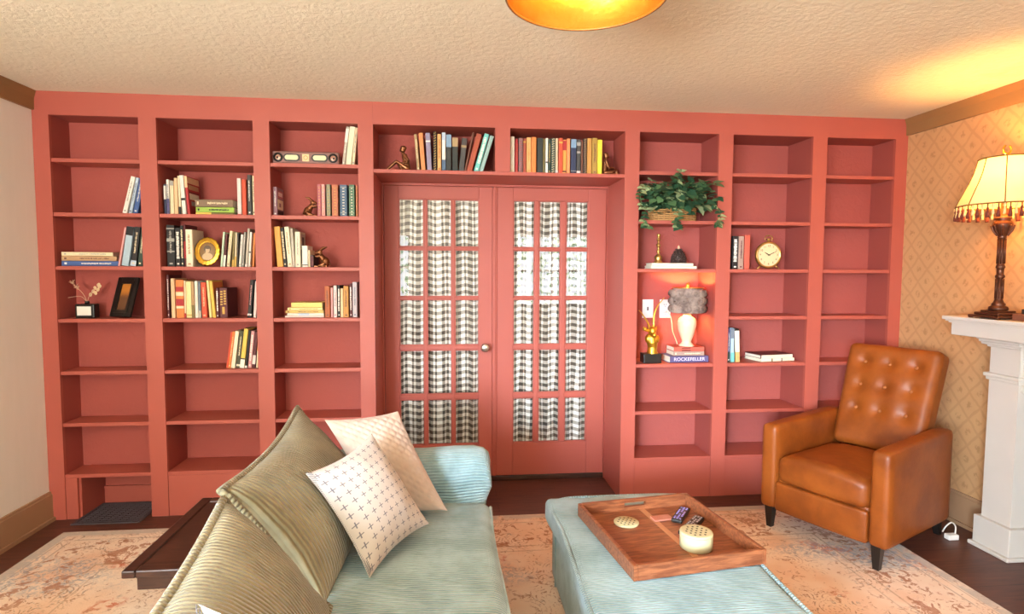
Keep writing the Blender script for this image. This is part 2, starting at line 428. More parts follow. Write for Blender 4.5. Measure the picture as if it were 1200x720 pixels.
def window(n, face, a0, a1, z0, z1, cols):
    """face 'f' = on the front wall, 'l' = on the left wall"""
    def B(mb, a, b, d0, d1, zz0, zz1):
        if face == 'f': mb.box(a, b, YF-.08-d1, YF-.08-d0, zz0, zz1)
        else: mb.box(-.08-d1, -.08-d0, a, b, zz0, zz1)
    f = MB(); t = .045
    B(f, a0, a0+t, -.08, .03, z0, z1); B(f, a1-t, a1, -.08, .03, z0, z1); B(f, a0+t, a1-t, -.08, .03, z0, z0+t); B(f, a0+t, a1-t, -.08, .03, z1-t, z1)
    B(f, a0+t, a1-t, -.03, .03, (z0+z1)/2-.02, (z0+z1)/2+.02)
    for i in range(1, cols): x = a0+(a1-a0)*i/cols; B(f, x-.02, x+.02, -.03, .03, z0+t, z1-t)
    o = struct('window_%d' % n, f, M_WHITE)
    g = MB(); B(g, a0+t, a1-t, .0, .004, z0+t, z1-t); g.build('pane', M_DAY, o)
window(1, 'f', *WIN[0], 2); window(2, 'f', *WIN[1], 1); window(4, 'f', *WIN[2], 2); window(3, 'l', wy0, wy1, wz0, wz1, 2)  # leftmost front window and left wall window are added to bring in light
# mouldings
def crown(mb, side):
    pr = [(0, 2.335), (.016, 2.335), (.018, 2.40), (.026, 2.425), (.03, RH), (0, RH)]
    poly = [(x if side < 0 else RW-x, z) for x, z in pr]
    n = len(poly); ya, yb = YF, 0.0
    vs = [(p[0], ya, p[1]) for p in poly]+[(p[0], yb, p[1]) for p in poly]
    mb.add(vs, [(i, (i+1) % n, n+(i+1) % n, n+i) for i in range(n)]+[tuple(range(n)), tuple(range(2*n-1, n-1, -1))])
m = MB(); crown(m, -1); struct('trim_1', m, M_CROWN)
m = MB(); crown(m, 1); struct('trim_2', m, M_CROWN)
m = MB(); m.box(0, .018, YF, 0, 0, .155); m.box(0, .012, YF, 0, .155, .17); m.box(0, .03, YF, 0, 0, .02); struct('baseboard_left', m, M_BASEB)
m = MB(); m.box(RW-.018, RW, YF, 0, 0, .17); m.box(RW-.012, RW, YF, 0, .17, .185); m.box(RW-.03, RW, YF, 0, 0, .02); struct('baseboard_right', m, M_BASEB)

# ================================================================== BUILT-IN BOOKCASES
ZS = [2.075, 1.773, 1.471, 1.170, .868, .566]
HEAD = 2.311; SHY = .018; ST = .022
def bays(name, label, edges, depths, x0, x1, skip=(), vent=False):
    t = thing(name, label, 'bookcase', ((x0+x1)/2, 0, 0), 0)
    ox = (x0+x1)/2
    def part(nm, mb, mm=M_PAINT): 
        mb.v = [(v[0]-ox, v[1], v[2]) for v in mb.v]; return mb.build(nm, mm, t)
    part('header', MB().box(x0, x1, 0, .02, HEAD, RH-.0))
    # stiles
    st = [x0]+[e for b in edges for e in b]+[x1]
    for i in range(0, len(st), 2): part('stile', MB().box(st[i], st[i+1], 0, .02, 0, HEAD))
    for bi, ((a, b), d) in enumerate(zip(edges, depths)):
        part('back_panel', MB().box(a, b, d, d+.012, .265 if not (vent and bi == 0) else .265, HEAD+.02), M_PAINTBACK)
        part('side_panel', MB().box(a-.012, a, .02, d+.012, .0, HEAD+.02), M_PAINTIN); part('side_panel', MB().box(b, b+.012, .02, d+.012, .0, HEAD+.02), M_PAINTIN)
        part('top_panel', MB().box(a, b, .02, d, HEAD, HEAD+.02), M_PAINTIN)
        for k, z in enumerate(ZS):
            if (bi, k) in skip: continue
            part('shelf', MB().box(a, b, SHY-.012, d, z-ST, z, bev=.002))
        part('bottom_shelf', MB().box(a, b, .004, d, .265-ST, .265, bev=.002))
        if vent and bi == 0:
            part('toe_panel', MB().box(a+.002, .152, .003, .02, 0, .243))
            m = MB(); m.box(.152, .164, .02, .25, 0, .243); m.box(a, b, .25, .262, 0, .243); m.box(.164, b, .238, .25, 0, .095); m.box(.164, b, .234, .252, .095, .107)
            part('vent_recess', m)
        else: part('toe_panel', MB().box(a+.002, b-.002, .003, .02, 0, .243))
    return t
bays('built_in_bookcase', 'rose red built-in bookcase of three bays along the left wall corner', [(.0863, .5567), (.6513, 1.1778), (1.269, 1.7696)], (.175, .26, .22), .001, 1.857, vent=True)
bays('built_in_bookcase', 'rose red built-in bookcase of three bays behind the leather chair', [(3.4688, 3.9769), (4.0703, 4.601), (4.6959, 5.1645)], (.26, .28, .21), 3.377, RW-.001, skip=((0, 3),))
t = thing('over_door_shelf_unit', 'rose red pair of open cubbies built in above the double doors', 'shelf unit', (2.617, 0, 2.03))
def part(nm, mb, mm=M_PAINT): mb.v = [(v[0]-2.617, v[1], v[2]-2.03) for v in mb.v]; return mb.build(nm, mm, t)
part('header', MB().box(1.8575, 3.3765, 0, .02, HEAD, RH))
part('divider', MB().box(2.577, 2.667, 0, .26, 2.052, HEAD))
part('shelf', MB().box(1.858, 3.376, .002, .43, 2.03, 2.052, bev=.002))
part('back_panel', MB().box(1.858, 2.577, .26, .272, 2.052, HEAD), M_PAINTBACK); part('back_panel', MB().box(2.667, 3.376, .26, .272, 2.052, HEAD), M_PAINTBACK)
part('top_panel', MB().box(1.858, 3.376, .02, .272, HEAD, HEAD+.02))
m = MB(); m.box(1.845, 1.857, .02, .41, 0, RH-.11); struct('trim_3', m, M_PAINT)      # recess side linings
m = MB(); m.box(3.377, 3.389, .02, .41, 0, RH-.11); struct('trim_4', m, M_PAINT)
# door casing
m = MB(); m.box(1.8575, 1.8665, .384, .42, 0, 2.03); m.box(3.3725, 3.3765, .384, .42, 0, 2.03); m.box(1.8665, 3.3725, .384, .42, 2.016, 2.03)
struct('trim_5', m, M_PAINT)
m = MB(); m.box(1.8665, 3.3725, .395, .45, 0, .034, bev=.004); struct('trim_6', m, M_DARKWOOD)  # dark sill colour stands for the shadow strip below the doors

# ================================================================== DOUBLE DOORS
ROWS = [(1.612, 1.93), (1.278, 1.594), (.948, 1.26), (.612, .916), (.262, .578)]
def door(n, x0, x1, cols, label):
    f = MB(); y0, y1 = .400, .436; z0, z1 = .036, 2.0155
    ca, cb = cols[0][0], cols[-1][1]; ra, rb = ROWS[-1][0], ROWS[0][1]
    f.box(x0, ca, y0, y1, z0, z1, bev=.003); f.box(cb, x1, y0, y1, z0, z1, bev=.003); f.box(ca, cb, y0, y1, z0, ra, bev=.003); f.box(ca, cb, y0, y1, rb, z1, bev=.003)
    for i in range(len(cols)-1): f.box(cols[i][1], cols[i+1][0], y0+.004, y1-.004, ra, rb, bev=.005)
    for i in range(len(ROWS)-1): f.box(ca-.002, cb+.002, y0+.0055, y1-.0055, ROWS[i+1][1], ROWS[i][0], bev=.005)
    # glazing beads round every pane
    for a, b in cols:
        for c, d in ROWS:
            for (p, q, r, s_) in ((a, a+.006, c, d), (b-.006, b, c, d), (a+.006, b-.006, c, c+.006), (a+.006, b-.006, d-.006, d)):
                f.box(p, q, y0+.007, y1-.012, r, s_)
    o = struct('door_%d' % n, f, M_PAINT, None, label)
    g = MB()
    for a, b in cols:
        for c, d in ROWS: g.box(a, b, .4165, .4195, c, d)
    g.build('glass', M_GLASS, o)
    return o
CL = [(1.964, 2.129), (2.149, 2.314), (2.334, 2.498)]; CR = [(2.730, 2.877), (2.906, 3.057), (3.092, 3.248)]
d1 = door(1, 1.869, 2.588, CL, 'left leaf of the rose red glazed double doors')
d2 = door(2, 2.621, 3.371, CR, 'right leaf of the rose red glazed double doors')
k = MB(); k.box(2.5885, 2.621, .392, .43, .036, 2.0155, bev=.006); k.box(2.600, 2.609, .386, .393, .036, 2.0155, bev=.003)
k.build('astragal', M_PAINT, d2)
kn = MB(); Mk = Matrix.Rotation(PI/2, 4, 'X')
kn.lathe([(.0, 0), (.024, 0), (.025, .006), (.012, .010), (.010, .03), (.020, .036), (.029, .048), (.030, .058), (.022, .066), (.008, .068), (0, .068)], (2.538, .4, .936), 20, 0, True, False, Mk)
kn.build('door_knob', simple('brushed_chrome', '#d8d0c4', .25, .08, 20, metal=.9), d1)['label'] = 'bright metal door knob'
def curtain(x0, x1, z0, z1, label, seed):
    r = random.Random(seed); ph = [r.uniform(0, 6.28) for _ in range(6)]
    def off(u, v):
        return .006*math.sin(u*55+ph[0]+1.2*math.sin(v*3+ph[1]))+.004*math.sin(u*97+ph[2]+v*2)+.003*math.sin(u*23+ph[3])
    def fn(u, v):
        g = .012*math.sin(v*2.4+ph[4])*math.sin(u*6+ph[5])
        return (x0+(x1-x0)*u+g, .447+off(u, v)*(1.2 if .03 < v < .97 else .6), z0+(z1-z0)*v)
    W = (x1-x0)*1.22
    o = MB().grid(fn, 150, 40, uvf=lambda u, v: (u*W+.010*math.sin(u*55+ph[0]+1.2*math.sin(v*3+ph[1])), v*(z1-z0)+.006*math.sin(u*30))).build('curtain', M_GING, fix=False)
    tag(o, label, 'curtain', None)
    rod = MB(); rod.tube([(x0-.01, .447, z1-.022), (x1+.01, .447, z1-.022)], .004, 8); rod.tube([(x0-.01, .447, z0+.022), (x1+.01, .447, z0+.022)], .004, 8)
    rod.build('curtain_rod', M_WHITE, o)
curtain(1.935, 2.525, .235, 1.95, 'black and white gingham sash curtain behind the left door panes', 3)
curtain(2.70, 3.275, .235, 1.95, 'black and white gingham sash curtain behind the right door panes', 8)

# ================================================================== RUG, VENT
rug = MB()
def rugf(u, v):
    return ((u-.5)*2*2.25, (v-.5)*2*1.6, .0)
rb_ = MB(); rb_.box(-2.25, 2.25, -1.6, 1.6, 0, .009, bev=.003)
rug = rb_.build('area_rug', M_RUG, None, (2.44, -1.79, .0005)); tag(rug, 'large faded peach and grey distressed persian rug across the dark floor', 'rug')
t = thing('floor_vent', 'black louvred floor vent grille at the foot of the leftmost bay', 'vent', (.345, .07, 0))
m = MB(); X0, X1, Y0, Y1 = -.185, .185, -.155, .15
m.box(X0, X1, Y0, Y0+.02, .0005, .008, bev=.002); m.box(X0, X1, Y1-.02, Y1, .0005, .008, bev=.002); m.box(X0, X0+.02, Y0+.02, Y1-.02, .0005, .008, bev=.002); m.box(X1-.02, X1, Y0+.02, Y1-.02, .0005, .008, bev=.002)
m.build('frame', M_IRON, t)
m = MB(); m.box(X0+.02, X1-.02, Y0+.02, Y1-.02, .0005, .002)
for i in range(13): y = Y0+.03+i*.0205; m.box(X0+.02, X1-.02, y, y+.008, .002, .0065)
for i in range(1, 9): x = X0+.02+i*.0367; m.box(x-.002, x+.002, Y0+.02, Y1-.02, .002, .0055)
m.build('louvres', M_IRON, t)

# ================================================================== SOFT FURNITURE HELPERS
def puff(mb, a, b, c, r, n=14, fn=None, m=0, uvf=None):
    """rounded box of half sizes a,b,c centred on the origin, fn(p) moves each point"""
    seen = {}; vs = []; fs = []; uvs = []
    def idx(p):
        k = (round(p.x, 5), round(p.y, 5), round(p.z, 5))
        if k not in seen:
            seen[k] = len(vs)
            q = Vector((max(-a+r, min(a-r, p.x)), max(-b+r, min(b-r, p.y)), max(-c+r, min(c-r, p.z)))); d = p-q
            w = q+d.normalized()*r if d.length > 1e-9 else p.copy()
            uvs.append(uvf(w, p) if uvf else (w.y, w.x)); vs.append(fn(w) if fn else w)
        return seen[k]
    T = [math.sin((2*i/n-1)*PI/2) for i in range(n+1)]
    for ax in range(3):
        for sg in (-1, 1):
            g = {}
            for i in range(n+1):
                for j in range(n+1):
                    p = [0, 0, 0]; p[ax] = sg; p[(ax+1) % 3] = T[i]; p[(ax+2) % 3] = T[j]
                    g[i, j] = idx(Vector((p[0]*a, p[1]*b, p[2]*c)))
            for i in range(n):
                for j in range(n): fs.append((g[i, j], g[i+1, j], g[i+1, j+1], g[i, j+1]))
    return mb.add(vs, fs, m, True, uvs)
def pillow(P00, P10, P11, P01, tf, tb, pinch=.05, n=26, sag=None, ribs='u', power=.42, quilt=0, lump=.007):
    """cushion between four corners: front bulge tf on the side of its normal, back bulge tb; returns (mesh builder, rim points)"""
    P = [Vector(p) for p in (P00, P10, P11, P01)]
    W = ((P[1]-P[0]).length+(P[2]-P[3]).length)/2; H = ((P[3]-P[0]).length+(P[2]-P[1]).length)/2
    nrm = ((P[1]-P[0]).cross(P[3]-P[0])).normalized()
    def base(u, v):
        us = u+(.5-u)*pinch*2*(4*v*(1-v)) ; vs_ = v+(.5-v)*pinch*2*(4*u*(1-u))
        q = (P[0]*(1-us)*(1-vs_)+P[1]*us*(1-vs_)+P[2]*us*vs_+P[3]*(1-us)*vs_)
        if sag: q = q+Vector(sag(u, v))
        return q
    def prof(u, v): return max(0, (1-(2*u-1)**2)*(1-(2*v-1)**2))**power
    uvf = (lambda u, v: (u*W, v*H)) if ribs == 'u' else (lambda u, v: (v*H, u*W))
    def dis(q, u, v):
        d = lump*mnoise.noise(q*7.0)+lump*.5*mnoise.noise(q*17.0)
        if quilt: d += quilt*abs(math.sin((u*W+v*H)*78)*math.sin((u*W-v*H)*78))
        return q+nrm*d*min(1, prof(u, v)*2.5)
    T = lambda x: .5+.5*math.sin((2*x-1)*PI/2)*.5+(x-.5)*.5
    mb = MB()
    mb.grid(lambda u, v: dis(base(T(u), T(v))+nrm*tf*prof(T(u), T(v)), T(u), T(v)), n, n, 0, True, lambda u, v: uvf(T(u), T(v)))
    mb.grid(lambda u, v: base(T(1-u), T(v))-nrm*tb*prof(T(1-u), T(v)), n, n, 0, True, lambda u, v: uvf(T(1-u), T(v)))
    K = 20; rim = [base(i/K, 0) for i in range(K)]+[base(1, i/K) for i in range(K)]+[base(1-i/K, 1) for i in range(K)]+[base(0, 1-i/K) for i in range(K)]
    return mb, rim, nrm, base
def piping(rim, r, m, parent, name='piping'):
    mb = MB(); k = len(rim); n = 8; L = 0; vs = []; uvs = []
    for i in range(k+1):
        p = rim[i % k]; d = (rim[(i+1) % k]-rim[i-1 if i else k-1]).normalized(); a = d.cross(Vector((.3, .2, 1))).normalized(); b = a.cross(d)
        if i: L += (p-rim[i-1]).length
        for j in range(n): t = 2*PI*j/n; vs.append(p+(a*math.cos(t)+b*math.sin(t))*r); uvs.append((L, j/n))
    fs = [(i*n+j, i*n+(j+1) % n, (i+1)*n+(j+1) % n, (i+1)*n+j) for i in range(k) for j in range(n)]
    mb.add(vs, fs, 0, True, uvs); return mb.build(name, m, parent)

# ================================================================== SOFA
sofa = thing('sofa', 'sage green corduroy sofa with slouching olive back cushions, facing right', 'sofa', (2.0, -1.9, .009))
def sl(p): return (p[0]-2.0, p[1]+1.9, p[2]-.009)
def shift(mb, f=sl): mb.v = [f(v) for v in mb.v]; return mb
m = MB(); puff(m, .47, 1.13, .085, .03, 10, lambda p: p+Vector((1.985, -1.93, .155)), uvf=lambda w, p: (w.y+w.x*.0, w.z))
shift(m).build('base', M_CORDG, sofa)
m = MB()
def seatf(p):
    q = p+Vector((2.05, -2.02, .335))
    if p.z > 0: q.z += .022*(1-(p.x/.45)**2)*(1-(p.y/1.06)**2)+.006*math.sin(q.x*9+1)*math.sin(q.y*5.3)
    if p.x > .3: q.x += .012*(1-(p.z/.1)**2)+.006*math.sin(q.y*6)
    return q
puff(m, .435, 1.05, .095, .05, 22, seatf)
shift(m).build('seat_cushion', M_CORDG, sofa)
rim = [Vector((2.487+.006*math.sin(y*6), y, .40)) for y in [-3.0+.05*i for i in range(41)]]
m = MB(); vs = []
m.tube(rim, .007, 8); shift(m).build('piping', M_CORDG, sofa)
# rolled far arm, swept along x
def arm_prof(t):
    # closed outline in (y,z): fat rolled top, straight down
    pts = [(-.975, .12), (-.985, .36), (-1.0, .48), (-.985, .575), (-.93, .628), (-.86, .637), (-.785, .60), (-.755, .52), (-.765, .40), (-.775, .12)]
    return pts
pp = smoothpath([(0, y, z) for y, z in arm_prof(0)], 5)
m = MB(); n = len(pp); vs = []; uvs = []; L = [0]
for i in range(1, n): L.append(L[-1]+(pp[i]-pp[i-1]).length)
XS = [1.62, 1.75, 1.9, 2.05, 2.2, 2.33, 2.42, 2.465, 2.488, 2.494]
SC = [1, 1, 1.0, .99, 1.0, 1.0, .99, .96, .88, .74]
for x, s_ in zip(XS, SC):
    for i, p in enumerate(pp):
        cy, cz = -.875, .40
        wob = .006*math.sin(x*14+p.z*9)
        xin = .035*max(0, min(1, (x-2.2)/.25))*max(0, min(1, (.50-p.z)/.12)); wob += .010*mnoise.noise(Vector((x*5, p.y*6, p.z*6)))
        vs.append((x-xin+.010*mnoise.noise(Vector((x*4, p.y*7, p.z*7+3)))*(x > 2.3), cy+(p.y-cy)*s_+wob, cz+(p.z-cz)*(s_ if p.z > cz else 1)+wob*.6)); uvs.append((L[i], x))
fs = [(i*n+j, i*n+j+1, (i+1)*n+j+1, (i+1)*n+j) for i in range(len(XS)-1) for j in range(n-1)]+[tuple((len(XS)-1)*n+j for j in range(n))]+[tuple(j for j in range(n-1, -1, -1))]
m.add(vs, fs, 0, True, uvs); shift(m).build('armrest', M_CORDG, sofa)
m = MB(); puff(m, .055, 1.13, .19, .05, 10, lambda p: p+Vector((1.585, -1.92, .265))); shift(m).build('back_frame', M_CORDG, sofa)
for nm, c, sg in (('far', ((1.93, -1.80, .43), (1.98, -.99, .43), (1.625, -.86, .835), (1.655, -1.80, .815)), .02),
                  ('near', ((2.02, -2.82, .45), (1.955, -1.80, .445), (1.685, -1.86, .812), (1.775, -2.82, .80)), .01)):
    mb, rim, nr, bs = pillow(*c, .118, .03, .035, 28, sag=(lambda u, v: (0, 0, -.022*math.sin(PI*u)*v)), power=.45)
    mb.v = [sl(v) for v in mb.v]; rim = [Vector(sl(p)) for p in rim]
    bc = mb.build('back_cushion', M_CORDB, sofa); piping(rim, .013, M_CORDB, bc)

# throw pillows
def throw(name, corners, tf, tb, mat_, label, pinch, loc, n=34, quilt=0):
    t = thing(name, label, 'pillow', loc)
    mb, rim, nr, bs = pillow(*corners, tf, tb, pinch, n, power=.55, quilt=quilt)
    mb.v = [(v[0]-loc[0], v[1]-loc[1], v[2]-loc[2]) for v in mb.v]
    o = mb.build('cover', mat_, t)
    return t, [p-Vector(loc) for p in rim], nr
M_CROSS = m_cross(); M_CHEN = m_chenille()
throw('throw_pillow', ((2.035, -1.25, .475), (2.30, -1.195, .475), (2.085, -1.005, .845), (1.79, -1.07, .83)), .07, .012, M_CHEN, 'cream tufted throw pillow leaning in the far sofa corner', .03, (2.0, -1.2, .45), 90, .007)
M_STITCH = simple('charcoal_yarn', '#6d6a70', .9, .1, 50)
def cross_pillow(c, loc, label):
    t, rim, nr = throw('throw_pillow', c, .08, .012, M_CROSS, label, .055, loc)
    mb = MB(); k = len(rim)
    for i in range(60, 80):                                   # the left seam carries a blanket stitch
        for q in (0, .33, .66):
            p = rim[i].lerp(rim[(i+1) % k], q); inn = (Vector((sum(r.x for r in rim)/k, sum(r.y for r in rim)/k, sum(r.z for r in rim)/k))-p).normalized()
            mb.tube([p-nr*-.003, p+inn*.016+nr*.016], .0013, 5)
    mb.build('blanket_stitch', M_STITCH, t)
cross_pillow(((2.053, -1.658, .455), (2.233, -1.366, .50), (2.009, -1.253, .82), (1.829, -1.545, .77)), (2.05, -1.5, .45), 'white throw pillow with grey cross stitches, in the middle of the sofa')
cross_pillow(((2.16, -2.44, .50), (2.467, -2.62, .518), (2.15, -2.58, .84), (1.843, -2.40, .822)), (2.05, -2.5, .45), 'white cross-stitched pillow whose corner shows at the bottom edge')

# dark side table behind the sofa back
t = thing('side_table', 'low dark wood table with framed top behind the sofa back', 'table', (1.325, -1.145, .009))
x0, x1, y0, y1, zt = -.135, .145, -.325, .325, .411
m = MB(); m.box(x0+.01, x1-.01, y0+.01, y1-.01, zt-.02, zt-.006)
m.build('top_panel', M_DARKWOOD, t)
m = MB(); m.box(x0, x0+.045, y0, y1, zt-.028, zt, bev=.005); m.box(x1-.045, x1, y0, y1, zt-.028, zt, bev=.005); m.box(x0+.045, x1-.045, y0, y0+.045, zt-.028, zt, bev=.005); m.box(x0+.045, x1-.045, y1-.045, y1, zt-.028, zt, bev=.005)
m.build('top_frame', M_DARKWOOD, t)
m = MB(); m.box(x0+.035, x1-.02, y0+.03, y0+.05, zt-.085, zt-.028, bev=.003); m.box(x0+.035, x1-.02, y1-.05, y1-.03, zt-.085, zt-.028, bev=.003); m.box(x0+.035, x0+.055, y0+.05, y1-.05, zt-.085, zt-.028, bev=.003); m.box(x1-.04, x1-.02, y0+.05, y1-.05, zt-.085, zt-.028, bev=.003)
m.build('apron', M_DARKWOOD, t)
for yy in (-.10, .22):
    m = MB(); m.box(.04, .12, yy-.03, yy+.03, 0, zt-.028, bev=.01); m.build('leg', M_DARKWOOD, t)

# ================================================================== OTTOMAN, TRAY
ott = thing('ottoman', 'sage green corduroy ottoman carrying the wooden tray', 'ottoman', (3.11, -1.52, .009))
m = MB(); puff(m, .325, .635, .145, .03, 12, lambda p: p+Vector((0, 0, .147)), uvf=lambda w, p: (w.y, w.z)); m.build('base', M_CORDG, ott)
m = MB(); m.tube([(-.324, -.50, .01), (-.324, -.50, .275)], .006, 6); m.tube([(-.324, .52, .01), (-.324, .52, .275)], .006, 6); m.build('seam_welt', M_CORDG, ott)
m = MB()
def of(p):
    q = Vector(p)
    e = max(abs(p.x)/.345, abs(p.y)/.655)
    if p.z > 0: q.z += .003*math.cos(min(1, abs(p.x)/.345)*PI/2)*math.cos(min(1, abs(p.y)/.655)*PI/2)
    if p.z > 0 and p.y > .25: q.z += .004*math.sin(p.x*9)
    q.x += .012*math.sin(p.y*7)*abs(p.x)/.345
    if p.z < .0: q.z -= .010*max(0, e-.7)/.3
    q.x += .004*mnoise.noise(q*8); q.y += .004*mnoise.noise(q*8+Vector((5, 0, 0)))
    return q+Vector((0, 0, .3255))
puff(m, .345, .655, .052, .03, 24, of)
m.build('top_cushion', M_CORDG, ott)
rim = []
for i in range(80):
    tt = 2*PI*i/80; c, s_ = math.cos(tt), math.sin(tt)
    x = .335*math.copysign(abs(c)**.28, c); y = .645*math.copysign(abs(s_)**.28, s_); rim.append(Vector(((x+.012*math.sin(y*7)*abs(x)/.345)*1.030, y*1.014, .366)))
piping(rim, .009, M_CORDG, ott)
TR = math.radians(8); tray = thing('serving_tray', 'square acacia wood tray with a handle slot on the ottoman', 'tray', (3.158, -1.345, .3945), TR)
hw, hd, th, tk = .262, .275, .056, .016
m = MB(); m.box(-hw+tk, hw-tk, -hd+tk, hd-tk, 0, .008); m.build('base', M_TRAY, tray)
m = MB(); m.box(.02, .045, -hd+tk, hd-tk, .008, .0086); m.build('inlay_strip', simple('pale_inlay_wood', '#b87f58', .4, .1, 20), tray)
m = MB(); m.box(-hw, -hw+tk, -hd, hd, 0, th, bev=.003); m.build('side_wall', M_TRAY, tray)
m = MB(); m.box(hw-tk, hw, -hd, hd, 0, th, bev=.003); m.build('side_wall', M_TRAY, tray)
m = MB(); m.box(-hw+tk, hw-tk, -hd, -hd+tk, 0, th, bev=.003); m.build('side_wall', M_TRAY, tray)
m = MB(); m.box(-hw+tk, -.05, hd-tk, hd, 0, th); m.box(.05, hw-tk, hd-tk, hd, 0, th); m.box(-.05, .05, hd-tk, hd, 0, .024); m.box(-.05, .05, hd-tk, hd, .042, th); m.build('side_wall', M_TRAY, tray)['label'] = 'far wall with a handle slot'
M_CERAM = simple('pale_yellow_ceramic', '#c8bd92', .45, .05, 20); M_HOLE = simple('dark_hole', '#3a342a', .8, .1, 40)
ZT = .4032
def dots(mb, r, z, m=0):
    for i in range(-2, 3):
        for j in range(-2, 3):
            x, y = (i+.5*(j % 2))*r*.34, j*r*.30
            if x*x+y*y < (r*.8)**2: mb.lathe([(r*.075, 0), (r*.075, .0006)], (x, y, z), 8, m, False)
t = thing('perforated_disc', 'flat pale yellow disc with small holes lying in the tray', 'coaster', (3.043, -1.22, ZT))
MB().lathe([(0, 0), (.050, 0), (.052, .003), (.052, .007), (.050, .009), (0, .009)], n=32, cap=False).build('disc', M_CERAM, t)
m = MB(); dots(m, .052, .0088); m.build('holes', M_HOLE, t)
t = thing('round_canister', 'pale yellow round canister with holes in its lid in the tray', 'canister', (3.247, -1.447, ZT))
MB().lathe([(0, 0), (.058, 0), (.061, .004), (.0615, .05), (.060, .054), (0, .054)], n=36, cap=False).build('body', M_CERAM, t)
MB().lathe([(0, .054), (.0615, .054), (.062, .058), (.060, .0625), (.052, .0635), (0, .0635)], n=36, cap=False).build('lid', M_CERAM, t)
m = MB(); dots(m, .058, .0633); m.build('holes', M_HOLE, t)
t = MB().box(-.043, .043, -.022, .022, 0, .008, bev=.002).build('wooden_block', simple('pinkish_wood', '#b87460', .5, .1, 30), None, (3.205, -1.195, .4040)); t.rotation_euler = (0, 0, math.radians(10)); tag(t, 'small flat pinkish wooden block lying in the tray', 'block')
M_RB = simple('button_grey', '#b9b9c6', .5, .2, 90); M_RV = simple('button_violet', '#8f84c4', .5, .2, 90)
def remote(loc, rz, L, W, label, mb2):
    t = thing('remote_control', label, 'remote', loc, math.radians(rz))
    MB().box(-L/2, L/2, -W/2, W/2, 0, .017, bev=.006, seg=3).build('body', M_BLACK, t)
    m = MB(); nx = int(L/.016)
    for i in range(nx):
        for j in range(3):
            if (i*3+j) % 5 == 3: continue
            x = -L/2+.014+i*(L-.028)/(nx-1); y = (j-1)*W*.27
            m.box(x-.0045, x+.0045, y-W*.085, y+W*.085, .017, .0185, bev=.0006, seg=1)
    m.build('buttons', mb2, t)
remote((3.295, -1.18, ZT), 54, .15, .046, 'short black remote with violet buttons, nearer the wooden block', M_RV)
remote((3.298, -1.285, ZT), 47, .19, .044, 'long black remote with grey buttons, beside the round canister', M_RB)

# ================================================================== LEATHER RECLINER
ch = thing('recliner_armchair', 'tan leather pushback armchair with buttoned back in the right corner', 'armchair', (4.561, -.564, .0), math.radians(-63.3))
for (u, v, rk) in ((-.285, -.35, 0), (.285, -.35, 0), (-.27, .30, .05), (.27, .30, .05)):
    m = MB(); z0 = .0095 if v < 0 or u > 5 else .0095
    vs = []
    for z, w in ((z0, .014), (.16, .025)):
        dy = rk*(1-z/.16)
        vs += [(u-w, v-w+dy, z), (u+w, v-w+dy, z), (u+w, v+w+dy, z), (u-w, v+w+dy, z)]
    m.add(vs, [(0, 3, 2, 1), (4, 5, 6, 7), (0, 1, 5, 4), (1, 2, 6, 5), (2, 3, 7, 6), (3, 0, 4, 7)])
    m.build('leg', M_BLACK, ch)
for sx in (-1, 1):
    m = MB()
    def af(p, sx=sx):
        q = p+Vector((sx*.293, -.035, .365))
        if p.z > 0: q.z += .012*(p.y/.34)
        return q
    puff(m, .047, .345, .245, .028, 12, af); m.build('armrest', M_LEATHER, ch)
m = MB(); puff(m, .245, .33, .085, .015, 8, lambda p: p+Vector((0, -.03, .22))); m.build('base', M_LEATHER, ch)
m = MB()
def sf(p):
    q = p+Vector((0, -.11, .355))
    if p.z > 0: q.z += .035*(1-(p.x/.25)**2)*(.5+.5*math.cos(p.y*3.2))
    if p.y < -.15: q.y -= .018*(1-(p.x/.25)**2)
    return q
puff(m, .244, .265, .072, .045, 16, sf); m.build('seat_cushion', M_LEATHER, ch)
m = MB(); puff(m, .244, .03, .082, .014, 10, lambda p: p+Vector((0, -.352-.008*(1-(p.x/.25)**2), .205))); m.build('footrest_panel', M_LEATHER, ch)
Mb = Matrix.Translation((-.008, .235, .42)) @ Matrix.Rotation(math.radians(-19), 4, 'X')
BT = [(x, z) for x in (-.135, 0, .135) for z in (.225, .365, .505)]
m = MB()
def bf(p):
    q = Vector(p)
    w = p.z/.31
    q.x *= 1.0+.03*w
    if p.y < 0:
        q.y -= .022*(1-(p.x/.25)**2)*(1-w*w)
        for bx, bz in BT:
            d2 = (p.x-bx)**2+(p.z+.31-bz)**2; q.y += .020*math.exp(-d2/.0009)+.010*math.exp(-d2/.004)
    return Mb @ (q+Vector((0, .0, .31)))
puff(m, .245, .068, .31, .04, 40, bf); bk = m.build('backrest', M_LEATHER, ch)
M_LBUT = simple('leather_button', '#9a5826', .55, .06, 30)
for bx, bz in BT:
    w = (bz-.31)/.31; p = Mb @ Vector((bx*(1+.03*w), -.068-.022*(1-(bx/.25)**2)*(1-w*w)+.022, bz))
    MB().ball((0, 0, 0), (.010, .006, .010), 0, 12, 8, Matrix.Rotation(math.radians(-19), 3, 'X')).build('button', M_LBUT, bk, p)

